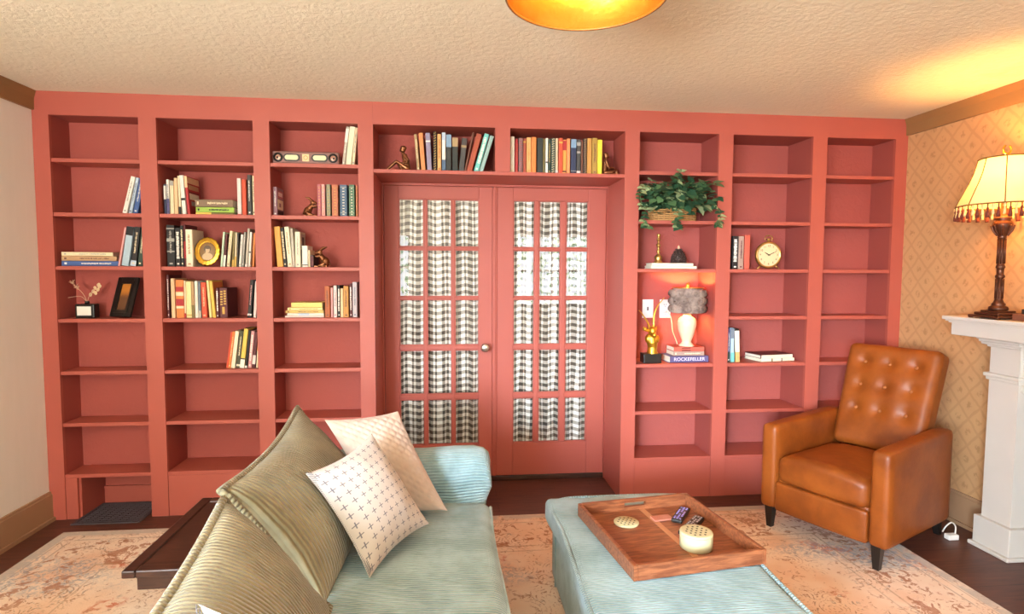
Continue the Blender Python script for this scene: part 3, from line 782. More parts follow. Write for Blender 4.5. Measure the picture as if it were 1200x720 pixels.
# ================================================================== FIREPLACE MANTEL
mt = thing('fireplace_mantel', 'white painted fireplace mantel with square pilaster on the right wall', 'mantel', (5.12, -.85, 0))
def mp(nm, mb, mm=M_WHITE): mb.v = [(v[0]-5.12, v[1]+.85, v[2]) for v in mb.v]; return mb.build(nm, mm, mt)
yf, yn = -.65, -2.35
m = MB(); m.box(4.95, RW-.001, yn, yf, 1.205, 1.225, bev=.004)
mp('shelf', m)
m = MB()
for (dx, za, zb) in ((.012, 1.197, 1.205), (.022, 1.189, 1.197)): m.box(4.95+dx, RW-.001, yn, yf-dx, za, zb)
m.box(4.982, RW-.001, yn, yf-.03, 1.125, 1.19, bev=.003); mp('fascia', m)
def pil(ya, yb):
    m = MB(); m.box(5.125, RW-.001, ya, yb, .0, 1.125)
    mp('pilaster', m)
    m = MB()
    for k_, (dx, za, zb) in enumerate(((.06, 1.11, 1.125), (.045, 1.095, 1.11), (.03, 1.082, 1.095), (.012, 1.070, 1.082))): m.box(5.125-dx, RW-.001, ya-min(dx, .03), yb+min(dx, .03), za, zb, bev=.004)
    mp('capital', m)
    m = MB(); m.box(5.103, RW-.001, ya-.018, yb+.018, .915, .935, bev=.005); m.box(5.112, RW-.001, ya-.01, yb+.01, .898, .915, bev=.004); mp('band', m)
    m = MB(); m.box(5.100, RW-.001, ya-.022, yb+.022, 0, .165, bev=.004); m.box(5.082, RW-.001, ya-.035, yb+.035, 0, .022, bev=.006); mp('plinth', m)
pil(-.935, -.775); pil(-2.28, -2.12)
m = MB(); m.box(5.14, RW-.001, -2.12, -.935, .86, 1.125); mp('frieze', m)
M_SOOT = simple('sooty_brick', '#4a3a34', .9, .2, 20, bump=.3)
m = MB(); m.box(5.215, RW-.001, -2.12, -.935, 0, .86); mp('hearth_back', m, M_SOOT)

# lamp on the mantel
lx, ly, lz = 5.045, -.88, 1.225
t = thing('table_lamp', 'bronze table lamp with fringed cream bell shade on the mantel', 'lamp', (lx, ly, lz))
M_LB = simple('dark_bronze_lamp', '#5b3626', .35, .25, 50, metal=.6)
m = MB(); m.box(-.085, .085, -.085, .085, .006, .018, bev=.004); m.box(-.068, .068, -.068, .068, .018, .032, bev=.005); m.box(-.05, .05, -.05, .05, .032, .042, bev=.004)
for sx in (-1, 1):
    for sy in (-1, 1): m.ball((sx*.075, sy*.075, .006), (.012, .012, .006))
m.build('base', M_LB, t)
m = MB(); m.lathe([(.038, .042), (.042, .05), (.038, .06), (.026, .066), (.03, .072), (.022, .082), (.016, .10), (.0145, .20), (.019, .205), (.021, .215), (.015, .222), (.0155, .25), (.021, .258), (.0175, .266), (.0145, .275), (.0145, .40), (.02, .405), (.017, .41), (.02, .415), (.034, .44), (.042, .465), (.040, .482), (.030, .49), (.036, .497), (.034, .505), (.02, .51), (.012, .52), (.012, .60)], n=16)
for i in range(8):
    a = 2*PI*i/8; m.tube([(.0155*math.cos(a), .0155*math.sin(a), .10), (.0155*math.cos(a), .0155*math.sin(a), .2)], .003, 5); m.tube([(.0155*math.cos(a), .0155*math.sin(a), .275), (.0155*math.cos(a), .0155*math.sin(a), .4)], .003, 5)
    m.tube(smoothpath([(.02*math.cos(a), .02*math.sin(a), .415), (.036*math.cos(a), .036*math.sin(a), .44), (.044*math.cos(a), .044*math.sin(a), .466)], 3), .005, 5)
m.build('post', M_LB, t)
M_SHADE = m_shade('cream_silk_shade', '#ecd9a6', .2)
sp = [(.190, .565), (.176, .60), (.158, .64), (.140, .68), (.124, .725), (.113, .77), (.108, .795)]
def oct_(tt, i): return 1-.03*abs(math.sin(tt*4))
m = MB(); m.lathe(sp, n=64, cap=False, wob=oct_); sh = m.build('lamp_shade', M_SHADE, t, fix=False)
m = MB()
for i in range(8):
    a = 2*PI*i/8; m.tube([((r+.001)*math.cos(a), (r+.001)*math.sin(a), z) for r, z in sp], .0025, 5)
m.tube([(.110*math.cos(2*PI*i/48)*oct_(2*PI*i/48, 0), .110*math.sin(2*PI*i/48)*oct_(2*PI*i/48, 0), .795) for i in range(48)], .004, 6, closed=True)
m.tube([(.192*math.cos(2*PI*i/48)*oct_(2*PI*i/48, 0), .192*math.sin(2*PI*i/48)*oct_(2*PI*i/48, 0), .563) for i in range(48)], .004, 6, closed=True)
m.build('shade_trim', simple('olive_braid', '#7a5a25', .8, .1, 40), sh)
M_F1 = simple('cream_tassel', '#e0c68c', .9, .1, 60); M_F2 = simple('maroon_tassel', '#6b2f22', .9, .1, 60)
m = MB()
for i in range(56):
    a = 2*PI*i/56; r = .193*oct_(a, 0); x, y = r*math.cos(a), r*math.sin(a)
    if i % 2: m.lathe([(.004, .56), (.006, .548), (.003, .54), (.006, .52), (.0065, .508)], (x, y, 0), 6, 0)
    else: m.lathe([(.003, .56), (.003, .545), (.006, .538), (.004, .53), (.0085, .512), (.0085, .495)], (x, y, 0), 6, 1)
m.build('fringe', [M_F1, M_F2], sh)
m = MB(); m.tube([(0, 0, .79), (0, 0, .815)], .006, 8); m.tube([(.021*math.sin(2*PI*(i-8)/20*.8), 0, .838-.021*math.cos(2*PI*(i-8)/20*.8)) for i in range(3, 20)][::-1] and [(.021*math.cos(math.radians(q)), 0, .838+.021*math.sin(math.radians(q))) for q in range(-240, 61, 15)], .005, 8); m.build('finial', M_GOLD, sh)
MB().ball((0, 0, .66), (.024, .024, .034)).build('bulb', m_emit('warm_bulb', (1, .62, .25, 1), 12), t)
add_light('mantel_lamp_light', 'POINT', (lx, ly, lz+.70), MANTEL_LAMP_W, WARM, .03)

# ================================================================== CEILING LAMP
cx, cy, cr, cz0 = 2.712, -1.815, .236, 2.25
t = thing('ceiling_lamp', 'gold drum flush lamp on the ceiling, gilded inside', 'lamp', (cx, cy, RH))
m = MB(); m.lathe([(cr, -.005), (cr, cz0-RH), (cr-.004, cz0-RH), (cr-.004, -.005)], n=72, cap=False); m.build('drum_shade', M_GOLDLEAF if False else m_goldleaf(), t, fix=True)
m = MB(); m.tube([((cr-.002)*math.cos(2*PI*i/72), (cr-.002)*math.sin(2*PI*i/72), cz0-RH) for i in range(72)], .004, 6, closed=True); m.build('rim', simple('dark_rim', '#7b5626', .4, .1, 30), t)
m = MB(); m.lathe([(0, 0), (.07, 0), (.07, -.02), (.03, -.03), (0, -.03)], n=24, cap=False)
for a in (0, PI*2/3, PI*4/3): m.tube([(0, 0, -.025), (.05*math.cos(a), .05*math.sin(a), -.05), (.10*math.cos(a), .10*math.sin(a), -.05)], .008, 8)
m.build('socket_cluster', M_BRASS, t)
for a in (0, PI*2/3, PI*4/3):
    MB().ball((.13*math.cos(a), .13*math.sin(a), -.055), (.034, .026, .026)).build('bulb', m_emit('lamp_bulb', (1, .66, .30, 1), 14), t)
add_light('ceiling_lamp_light', 'POINT', (cx, cy, RH-.075), CEIL_LAMP_W, WARM, .04)

# thickness along the shelf, lean in degrees, height: one row per shelf
BOOK_ROWS = [
 ('second shelf of leftmost bay',1.773,0.115,'leaning books in the leftmost bay',[
  ('U', 0.443, 0.0244, 14.4, 0.2161, 'white', 'white leaning book', 't:grey'),
  ('U', 0.4718, 0.0163, 12.8, 0.2103, 'paleblue', 'pale blue leaning book', 't:navy'),
  ('U', 0.5003, 0.0259, 11.9, 0.2061, 'blue', 'dark blue leaning book', 't:white'),
 ]),
 ('third shelf of leftmost bay',1.471,0.115,'books on the third shelf of the leftmost bay',[
  ('F', 0.2315, 0.2869, 0.0292, 'blue', 'blue bottom book of the flat stack', 't:white', 14),
  ('F', 0.2269, 0.2752, 0.0276, 'tan', 'tan middle book of the flat stack', 't:brown', 14),
  ('F', 0.2267, 0.2575, 0.0227, 'cream', 'cream top book of the flat stack', 't:grey', 14),
  ('U', 0.4031, 0.0114, 11.1, 0.2257, 'pink', 'thin pink leaning book', ''),
  ('U', 0.4362, 0.038, 9.6, 0.2276, 'skyblue', 'pale blue grey leaning book', 'b:.78:1:black'),
  ('U', 0.4806, 0.0304, 8.4, 0.2264, 'black', 'black leaning book with pale lettering', 't:cream;b:0:.14:paleblue'),
  ('U', 0.5149, 0.0253, 7.1, 0.2223, 'darkgreen', 'dark green leaning book at stile', 't:cream'),
 ]),
 ('second shelf of second bay',1.773,0.165,'books on the second shelf of the second bay',[
  ('F', 0.945, 0.2129, 0.0127, 'olive', 'olive bottom book of the flat stack', 'b:0:.4:yellow', 0),
  ('F', 0.9456, 0.2128, 0.031, 'lime', 'lime green book in the flat stack', 't:black', 0),
  ('F', 0.9406, 0.2082, 0.0436, 'mottle', 'mottled brown book topping the flat stack', 't:cream', 0),
  ('U', 0.6679, 0.0108, 0.0, 0.1719, 'navy', 'thin navy book', 'b:.5:.95:white'),
  ('U', 0.6813, 0.0146, 0.0, 0.1994, 'white', 'white book with blue foot', 'b:0:.45:indigo;t:navy'),
  ('U', 0.7034, 0.02, 0.0, 0.1924, 'cream', 'cream book with grey head', 'b:.86:1:grey'),
  ('U', 0.7236, 0.0189, 0.0, 0.2099, 'peach', 'pale peach book', ''),
  ('U', 0.7454, 0.0133, -1.1, 0.2215, 'cream', 'ivory leaning book', 'b:0:.2:black'),
  ('U', 0.7721, 0.0215, -3.1, 0.2241, 'white', 'white leaning book with black dot', 'b:.36:.42:black'),
  ('U', 0.7958, 0.0148, -3.7, 0.2212, 'red', 'red book showing its pictured cover', 'b:.7:1:peach;c:cover'),
  ('U', 1.0792, 0.0222, 0.0, 0.214, 'pinkwhite', 'pinkish white book', 'b:.0:.03:red'),
  ('U', 1.105, 0.0233, 0.0, 0.2077, 'orangered', 'orange red book', ''),
  ('U', 1.1353, 0.0223, 0.0, 0.2354, 'charcoal', 'charcoal book with pale lettering', 't:white'),
  ('U', 1.1612, 0.0123, 0.0, 0.2302, 'cream', 'cream book half behind the stile', 't:black'),
 ]),
 ('third shelf of second bay',1.471,0.165,'books on the third shelf of the second bay',[
  ('U', 0.6875, 0.0436, 0.0, 0.24, 'black', 'thick black book with grey bands', 'b:.35:.38:grey;b:.6:.68:grey;b:.9:.93:grey;t:grey'),
  ('U', 0.7289, 0.0273, 0.0, 0.2232, 'black', 'black book with large white lettering', 'T:white'),
  ('U', 0.7513, 0.0159, 0.0, 0.2378, 'black', 'black book with cream lettering', 'T:cream'),
  ('U', 0.7656, 0.0104, 0.0, 0.2438, 'maroon', 'thin maroon book', 'b:.2:.6:red'),
  ('U', 0.7919, 0.0373, 0.0, 0.2153, 'ivory', 'thick ivory book showing its cover', 't:tan;c:ivory'),
  ('U', 0.9674, 0.0121, 5.6, 0.2039, 'mint', 'thin mint leaning book', ''),
  ('U', 0.9819, 0.0121, 5.5, 0.1924, 'maroon', 'maroon leaning book with white foot', 'b:0:.35:white'),
  ('U', 1.0029, 0.0171, 6.3, 0.2105, 'cream', 'cream leaning book', 't:tan'),
  ('U', 1.0322, 0.0109, 3.4, 0.2011, 'olive', 'thin olive leaning book', 'b:0:.2:gold'),
  ('U', 1.0474, 0.0119, 2.9, 0.201, 'oatmeal', 'oatmeal book', 'b:0:.3:gold'),
  ('U', 1.0587, 0.0077, 2.7, 0.1982, 'charcoal', 'thin charcoal book', ''),
  ('U', 1.0706, 0.0137, 5.2, 0.1904, 'white', 'white leaning book', 't:grey'),
  ('U', 1.0865, 0.0104, 4.8, 0.2049, 'grey', 'thin grey leaning book', 't:white'),
  ('U', 1.1072, 0.0137, 4.8, 0.2258, 'stone', 'tall stone grey leaning book', 'b:.0:.06:white'),
  ('U', 1.1238, 0.0115, 4.4, 0.2051, 'white', 'white leaning book with black dot', 'b:.4:.44:black'),
  ('U', 1.1458, 0.0112, 3.6, 0.1994, 'orange', 'thin orange leaning book', ''),
 ]),
 ('fourth shelf of second bay',1.17,0.165,'books on the fourth shelf of the second bay',[
  ('U', 0.6654, 0.011, 0.0, 0.2511, 'maroon', 'tall thin maroon book', 'T:pinkwhite'),
  ('U', 0.6937, 0.0208, 0.0, 0.2309, 'peach', 'peach book', ''),
  ('U', 0.7292, 0.0429, 0.0, 0.2223, 'orange', 'thick orange book with cream bands', 'b:.58:.68:cream;b:.25:.31:cream;b:.32:.5:red;b:.7:.82:red'),
  ('U', 0.7569, 0.0099, 0.0, 0.2194, 'cream', 'thin cream book', 'b:0:.12:red'),
  ('U', 0.7803, 0.0298, 0.0, 0.2137, 'butter', 'thick pale yellow book', 'b:.06:.09:gold'),
  ('U', 0.8048, 0.0144, 0.0, 0.2137, 'tan', 'tan book with olive foot', 'b:0:.35:olive'),
  ('U', 0.8233, 0.0177, 0.0, 0.2167, 'white', 'white book', 't:cream'),
  ('U', 0.8417, 0.0144, 0.0, 0.2109, 'slate', 'slate grey book', 'b:0:.2:stone'),
  ('U', 0.8674, 0.0289, -1.0, 0.208, 'orangered', 'thick orange red book', 't:peach'),
  ('U', 0.8999, 0.014, -3.3, 0.2203, 'butter', 'butter yellow leaning book', ''),
  ('U', 0.9216, 0.0175, -4.0, 0.2175, 'yellow', 'yellow leaning book showing tan cover', 'c:orange'),
  ('U', 0.9392, 0.0145, 0.0, 0.176, 'maroon', 'maroon book with white lettering', 'T:white'),
  ('U', 0.9719, 0.0457, 0.0, 0.176, 'maroon', 'thick maroon book with gold lattice', 'l:gold'),
  ('U', 1.1191, 0.022, 5.3, 0.2228, 'black', 'black leaning book with pink lettering', 't:pink;b:.05:.1:white'),
  ('U', 1.1501, 0.0166, 3.8, 0.2149, 'pinkwhite', 'pale pink leaning book half behind the stile', ''),
 ]),
 ('fifth shelf of second bay',0.868,0.165,'books on the fifth shelf of the second bay',[
  ('U', 0.9828, 0.0119, 8.3, 0.2147, 'orangered', 'thin orange red leaning book', ''),
  ('U', 0.9981, 0.0132, 8.0, 0.2198, 'orange', 'orange leaning book', 't:cream'),
  ('U', 1.0178, 0.0226, 7.8, 0.2219, 'ivory', 'ivory leaning book', ''),
  ('U', 1.0457, 0.0223, 6.7, 0.2212, 'olivedark', 'dark olive leaning book', 't:cream;b:.05:.1:white'),
  ('U', 1.0709, 0.0245, 7.4, 0.2367, 'yellow', 'tall yellow leaning book', 'b:0:.22:white;b:.22:.25:black'),
  ('U', 1.0916, 0.0126, 7.0, 0.225, 'black', 'thin black leaning book', 'b:0:.06:white'),
  ('U', 1.1109, 0.0197, 6.4, 0.2207, 'pink', 'pink leaning book', 'T:white'),
  ('U', 1.1349, 0.018, 5.8, 0.2163, 'maroon', 'maroon leaning book with pale foot', 'b:.1:.35:pinkwhite'),
  ('U', 1.1541, 0.01, 4.9, 0.2082, 'cream', 'cream leaning book half behind the stile', 'b:.5:.9:orange'),
 ]),
 ('top shelf of third bay',2.075,0.14,'leaning books on the top shelf of the third bay',[
  ('U', 1.6757, 0.0176, 7.2, 0.2285, 'stone', 'grey patterned leaning book', 't:white;b:.6:.95:white'),
  ('U', 1.7043, 0.0326, 6.9, 0.2291, 'ivory', 'tall ivory leaning book', ''),
  ('U', 1.7335, 0.0157, 5.9, 0.2231, 'cream', 'cream leaning book with grey marks', 't:slate'),
 ]),
 ('second shelf of third bay',1.773,0.14,'matching dotted books on the second shelf of the third bay',[
  ('U', 1.2818, 0.0236, 0.0, 0.1682, 'mauve', 'mauve book showing its pictured cover', 't:white;c:cover2'),
  ('U', 1.5343, 0.0205, 0.0, 0.1875, 'dustyrose', 'dusty rose book with gold dots', 'd:gold'),
  ('U', 1.5573, 0.0205, 0.0, 0.1879, 'pink', 'pink book with gold dots', 'd:gold'),
  ('U', 1.5873, 0.0229, 0.0, 0.1885, 'sage', 'grey green book with gold dots', 'd:gold'),
  ('U', 1.6258, 0.0361, 0.0, 0.1863, 'terracotta', 'terracotta book with gold dots', 'd:gold'),
  ('U', 1.675, 0.0419, 0.0, 0.1872, 'denim', 'denim blue book with pale dots', 'd:ivory'),
  ('U', 1.7236, 0.0334, 0.0, 0.1882, 'green', 'green book with pale dots', 'd:ivory'),
  ('U', 1.7521, 0.0115, 0.0, 0.1858, 'terracotta', 'terracotta book half behind the stile', 'd:gold'),
 ]),
 ('third shelf of third bay',1.471,0.14,'books on the third shelf of the third bay',[
  ('U', 1.3036, 0.0344, -4.0, 0.2372, 'orange2', 'amber leaning book', ''),
  ('U', 1.3323, 0.0189, -4.3, 0.2319, 'black', 'black leaning book with cream lettering', 'T:cream'),
  ('U', 1.3578, 0.0272, -4.1, 0.238, 'ivory', 'tall ivory leaning book', 't:tan'),
  ('U', 1.3808, 0.0159, -2.7, 0.228, 'stone', 'grey leaning book', ''),
  ('U', 1.4057, 0.0301, 0.0, 0.2087, 'ivory', 'ivory book with grey portrait cover', 't:grey;c:portrait'),
  ('U', 1.4457, 0.0331, 0.0, 0.1268, 'white', 'short white book', 'b:.08:.12:charcoal'),
  ('U', 1.469, 0.0108, 0.0, 0.1005, 'cream', 'short cream book', ''),
  ('U', 1.4861, 0.0194, 0.0, 0.071, 'black', 'short black book', 'b:.1:.9:maroon'),
 ]),
 ('fourth shelf of third bay',1.17,0.14,'books on the fourth shelf of the third bay',[
  ('F', 1.4392, 0.2257, 0.0113, 'pinkwhite', 'pinkish white bottom book of the yellow stack', '', 0),
  ('F', 1.446, 0.2124, 0.0143, 'white', 'white book second up in the stack', 'b:.3:.6:paleblue', 0),
  ('F', 1.4408, 0.2198, 0.0155, 'mustardpale', 'mustard book in the middle of the stack', 't:brown', 0),
  ('F', 1.4434, 0.2013, 0.0167, 'butter', 'butter yellow book second from stack top', 't:gold', 0),
  ('F', 1.4536, 0.1793, 0.0304, 'yellowpale', 'thick yellow book topping the flat stack', '', 0),
  ('U', 1.5711, 0.03, 0.0, 0.1874, 'rust', 'rust orange book', 't:brown'),
  ('U', 1.5974, 0.0127, 0.0, 0.1785, 'pink', 'thin pink book', ''),
  ('U', 1.6173, 0.0197, 0.0, 0.1904, 'pinkwhite', 'pinkish white book', 't:mauve'),
  ('U', 1.6383, 0.0151, 0.0, 0.1905, 'black', 'black book with white lettering', 'T:white'),
  ('U', 1.6571, 0.0174, 0.0, 0.1726, 'peach', 'short peach book', ''),
  ('U', 1.6817, 0.0291, 0.0, 0.1876, 'ochre', 'ochre book with brown lettering', 't:brown'),
  ('U', 1.7093, 0.014, 0.0, 0.2026, 'maroon', 'maroon book with white lettering', 'T:white'),
  ('U', 1.7335, 0.0268, 0.0, 0.2116, 'lilac', 'tall lilac grey book', 't:slate'),
 ]),
 ('shelf above left door',2.052,0.16,'books on the shelf above the left door',[
  ('U', 2.1177, 0.0174, -4.6, 0.2181, 'khaki', 'thin khaki leaning book', 't:cream'),
  ('U', 2.1475, 0.0254, -4.1, 0.2269, 'orangesoft', 'soft orange leaning book', ''),
  ('U', 2.1842, 0.0282, -2.8, 0.2277, 'lavender', 'lavender grey leaning book', 'b:.76:.8:white'),
  ('U', 2.2161, 0.0189, 0.0, 0.2339, 'black', 'black book with gold squares', 'd2:gold'),
  ('U', 2.242, 0.0216, 0.0, 0.2213, 'sand', 'sand orange book', 't:rust'),
  ('U', 2.2693, 0.0216, 0.0, 0.2302, 'white', 'white book with blue foot', 'b:0:.3:denim;b:.8:1:paleblue'),
  ('U', 2.2991, 0.0305, 0.0, 0.2196, 'blackgreen', 'blackish green book with blue head', 'b:.66:1:steel'),
  ('U', 2.3371, 0.0339, 0.0, 0.2038, 'blackgreen', 'blackish green book with tan head', 'b:.74:1:khaki'),
  ('U', 2.3742, 0.0321, 5.9, 0.2019, 'charcoal', 'charcoal book with tan band', 'b:.72:.79:khaki'),
  ('U', 2.3967, 0.0117, 12.1, 0.2425, 'brown', 'thin brown leaning book', ''),
  ('U', 2.4209, 0.0329, 15.4, 0.2329, 'brick', 'brick red leaning book', 't:rust'),
  ('U', 2.463, 0.0289, 16.3, 0.2353, 'teal', 'teal leaning book with white lettering', 'T:white'),
  ('U', 2.4934, 0.0235, 17.3, 0.2268, 'seafoam', 'grey teal leaning book', ''),
 ]),
 ('shelf above right door',2.052,0.16,'books on the shelf above the right door',[
  ('U', 2.686, 0.0249, 0.0, 0.2199, 'ivory', 'ivory book', ''),
  ('U', 2.7119, 0.018, 0.0, 0.2035, 'red', 'red book', 't:rust'),
  ('U', 2.7365, 0.025, 0.0, 0.211, 'greyred', 'grey book with red pattern', 'd2:red'),
  ('U', 2.761, 0.0181, 0.0, 0.2048, 'brick', 'brick red book', 'b:.9:.95:gold'),
  ('U', 2.7874, 0.0272, 0.0, 0.2172, 'sand', 'sand yellow book', 't:ochre'),
  ('U', 2.8173, 0.0293, 0.0, 0.218, 'orange', 'orange book', ''),
  ('U', 2.8554, 0.035, 0.0, 0.2142, 'blackgreen', 'thick blackish green book', ''),
  ('U', 2.8808, 0.0126, 0.0, 0.2115, 'olive', 'thin olive book', ''),
  ('U', 2.8981, 0.0147, 0.0, 0.2153, 'white', 'thin white book', 'b:.3:.34:charcoal'),
  ('U', 2.9155, 0.014, 0.0, 0.211, 'darkgreen', 'dark green book', 't:gold'),
  ('U', 2.9361, 0.0239, 0.0, 0.2143, 'darkgreen', 'green book with cream pattern', 'd2:cream'),
  ('U', 2.9609, 0.0169, 0.0, 0.217, 'oatmeal', 'oatmeal book', 'b:0:.1:pinkwhite'),
  ('U', 2.9844, 0.0239, 0.0, 0.2177, 'orangered', 'orange red book', 'b:.85:.9:gold'),
  ('U', 3.0093, 0.0226, 0.0, 0.208, 'orange2', 'amber book with red label', 'b:.7:.98:red;b:.06:.1:maroon'),
  ('U', 3.0328, 0.0212, 0.0, 0.2155, 'orangesoft', 'soft orange book', ''),
  ('U', 3.0642, 0.0325, 0.0, 0.2129, 'navy', 'navy book with blue head', 'b:.75:1:steel;b:.08:.1:grey'),
  ('U', 3.0982, 0.0262, 0.0, 0.2138, 'charcoal', 'charcoal book with grey bands', 'b:.6:.66:grey;b:.82:.92:grey;b:.04:.1:pinkwhite'),
  ('U', 3.1189, 0.0106, 0.0, 0.204, 'brown', 'thin brown book', ''),
  ('U', 3.1372, 0.0213, 0.0, 0.2183, 'blackbrown', 'dark book with rows of dots', 'd2:tan'),
  ('U', 3.1656, 0.0277, 0.0, 0.2225, 'ochre', 'ochre book', ''),
  ('U', 3.1976, 0.0328, 0.0, 0.2234, 'mustard', 'mustard book', 't:brown'),
  ('U', 3.23, 0.0286, 0.0, 0.2138, 'brightyellow', 'bright yellow book', ''),
 ]),
 ('third shelf of clock bay',1.471,0.17,'books beside the round clock',[
  ('U', 4.1248, 0.0371, 0.0, 0.2118, 'black', 'black book with white lettering', 'T:white'),
  ('U', 4.1636, 0.0345, 0.0, 0.2109, 'taupe', 'taupe book with brown marks', 't:maroon'),
  ('U', 4.2059, 0.0359, 0.0, 0.219, 'coral', 'coral red book', ''),
 ]),
 ('fifth shelf of clock bay',0.868,0.17,'upright books beside the flat books in the clock bay',[
  ('U', 4.1016, 0.0143, 0.0, 0.2207, 'indigo', 'thin indigo book', 'b:0:.3:darkgreen;t:white'),
  ('U', 4.1272, 0.0239, -1.1, 0.2206, 'skyblue', 'sky blue book with teal foot', 'b:0:.28:teal;b:.7:1:slate'),
  ('U', 4.1623, 0.0298, -2.8, 0.2147, 'black', 'black leaning book with cream foot', 'b:0:.3:sand;b:.3:.95:ivory'),
 ]),
]

# ================================================================== BOOKS
BOOKCOL = dict(white='#e6e2d8', paleblue='#b9c9da', blue='#3d5a96', cream='#e3d3ae', tan='#b9946a', pink='#d99a98', skyblue='#a9c0cf', black='#1d1a1c', darkgreen='#2f4238',
    navy='#2b3450', peach='#e3bd92', red='#a92a2c', olive='#77683a', lime='#98b84a', mottle='#7d6650', pinkwhite='#e3cfca', orangered='#cf4f31', charcoal='#43413f', maroon='#5a2328',
    ivory='#e8dfc4', mint='#bcd0b4', oatmeal='#cdbf9c', grey='#a09c94', stone='#b9b1a2', orange='#dd8240', butter='#ead99c', slate='#6f7884', yellow='#e3bf55', olivedark='#4b4a35',
    mauve='#8d6a75', dustyrose='#b2656f', sage='#8d8f78', terracotta='#b56d50', denim='#4f6680', green='#56775f', orange2='#e2a24c', mustardpale='#d8b96c', yellowpale='#e3cd78', rust='#a95a2f',
    ochre='#c08a44', lilac='#bab0b4', khaki='#a98f68', orangesoft='#d98e58', lavender='#8f86a0', sand='#dca566', blackgreen='#2e322e', steel='#7f9db8', brown='#6f4230', brick='#a34a33',
    teal='#6fbdb6', seafoam='#97b5ae', greyred='#7d6a68', mustard='#a8863a', blackbrown='#33231f', brightyellow='#e6d03c', coral='#c75a48', taupe='#a58a7c', indigo='#57507a', gold='#c79f48')
def bcol(c): return simple('cloth_'+c, BOOKCOL[c], .6, .10, 60)
def cover_shell(mb, w, d, h, soft=.0022, m=0):
    """U of two boards and a rounded spine; spine faces -y, thickness along x, standing on z=0"""
    b = min(.0025, w*.2); r = min(.004, w*.3)
    outer = [(-w/2, d)]+[(-w/2+r-r*math.cos(a), r-r*math.sin(a)) for a in (0, .5, 1.0, PI/2)]+[(w/2-r+r*math.sin(a), r-r*math.cos(a)) for a in (0, .57, 1.07, PI/2)]+[(w/2, d)]
    inner = [(w/2-b, d), (w/2-b, b+.001), (-w/2+b, b+.001), (-w/2+b, d)]
    poly = outer+inner; n = len(poly)
    mb.add([(p[0], p[1], 0) for p in poly]+[(p[0], p[1], h) for p in poly], [(i, (i+1) % n, n+(i+1) % n, n+i) for i in range(n)], m)
    no = len(outer)
    # close the top and bottom rims with quads: left board, spine, right board
    for z0 in (0, n):
        L = [z0+0, z0+1, z0+2, z0+3, z0+4]; i0, i1, i2, i3 = z0+no, z0+no+1, z0+no+2, z0+no+3
        o = len(mb.v)-2*n
        mb.f += [tuple(o+k for k in (L[0], L[1], L[2], i2, i3)), tuple(o+k for k in (L[2], L[3], L[4], z0+5, z0+6, i1, i2)), tuple(o+k for k in (z0+6, z0+7, z0+8, z0+9, i0, i1))]
        mb.m += [m]*3; mb.s += [False]*3
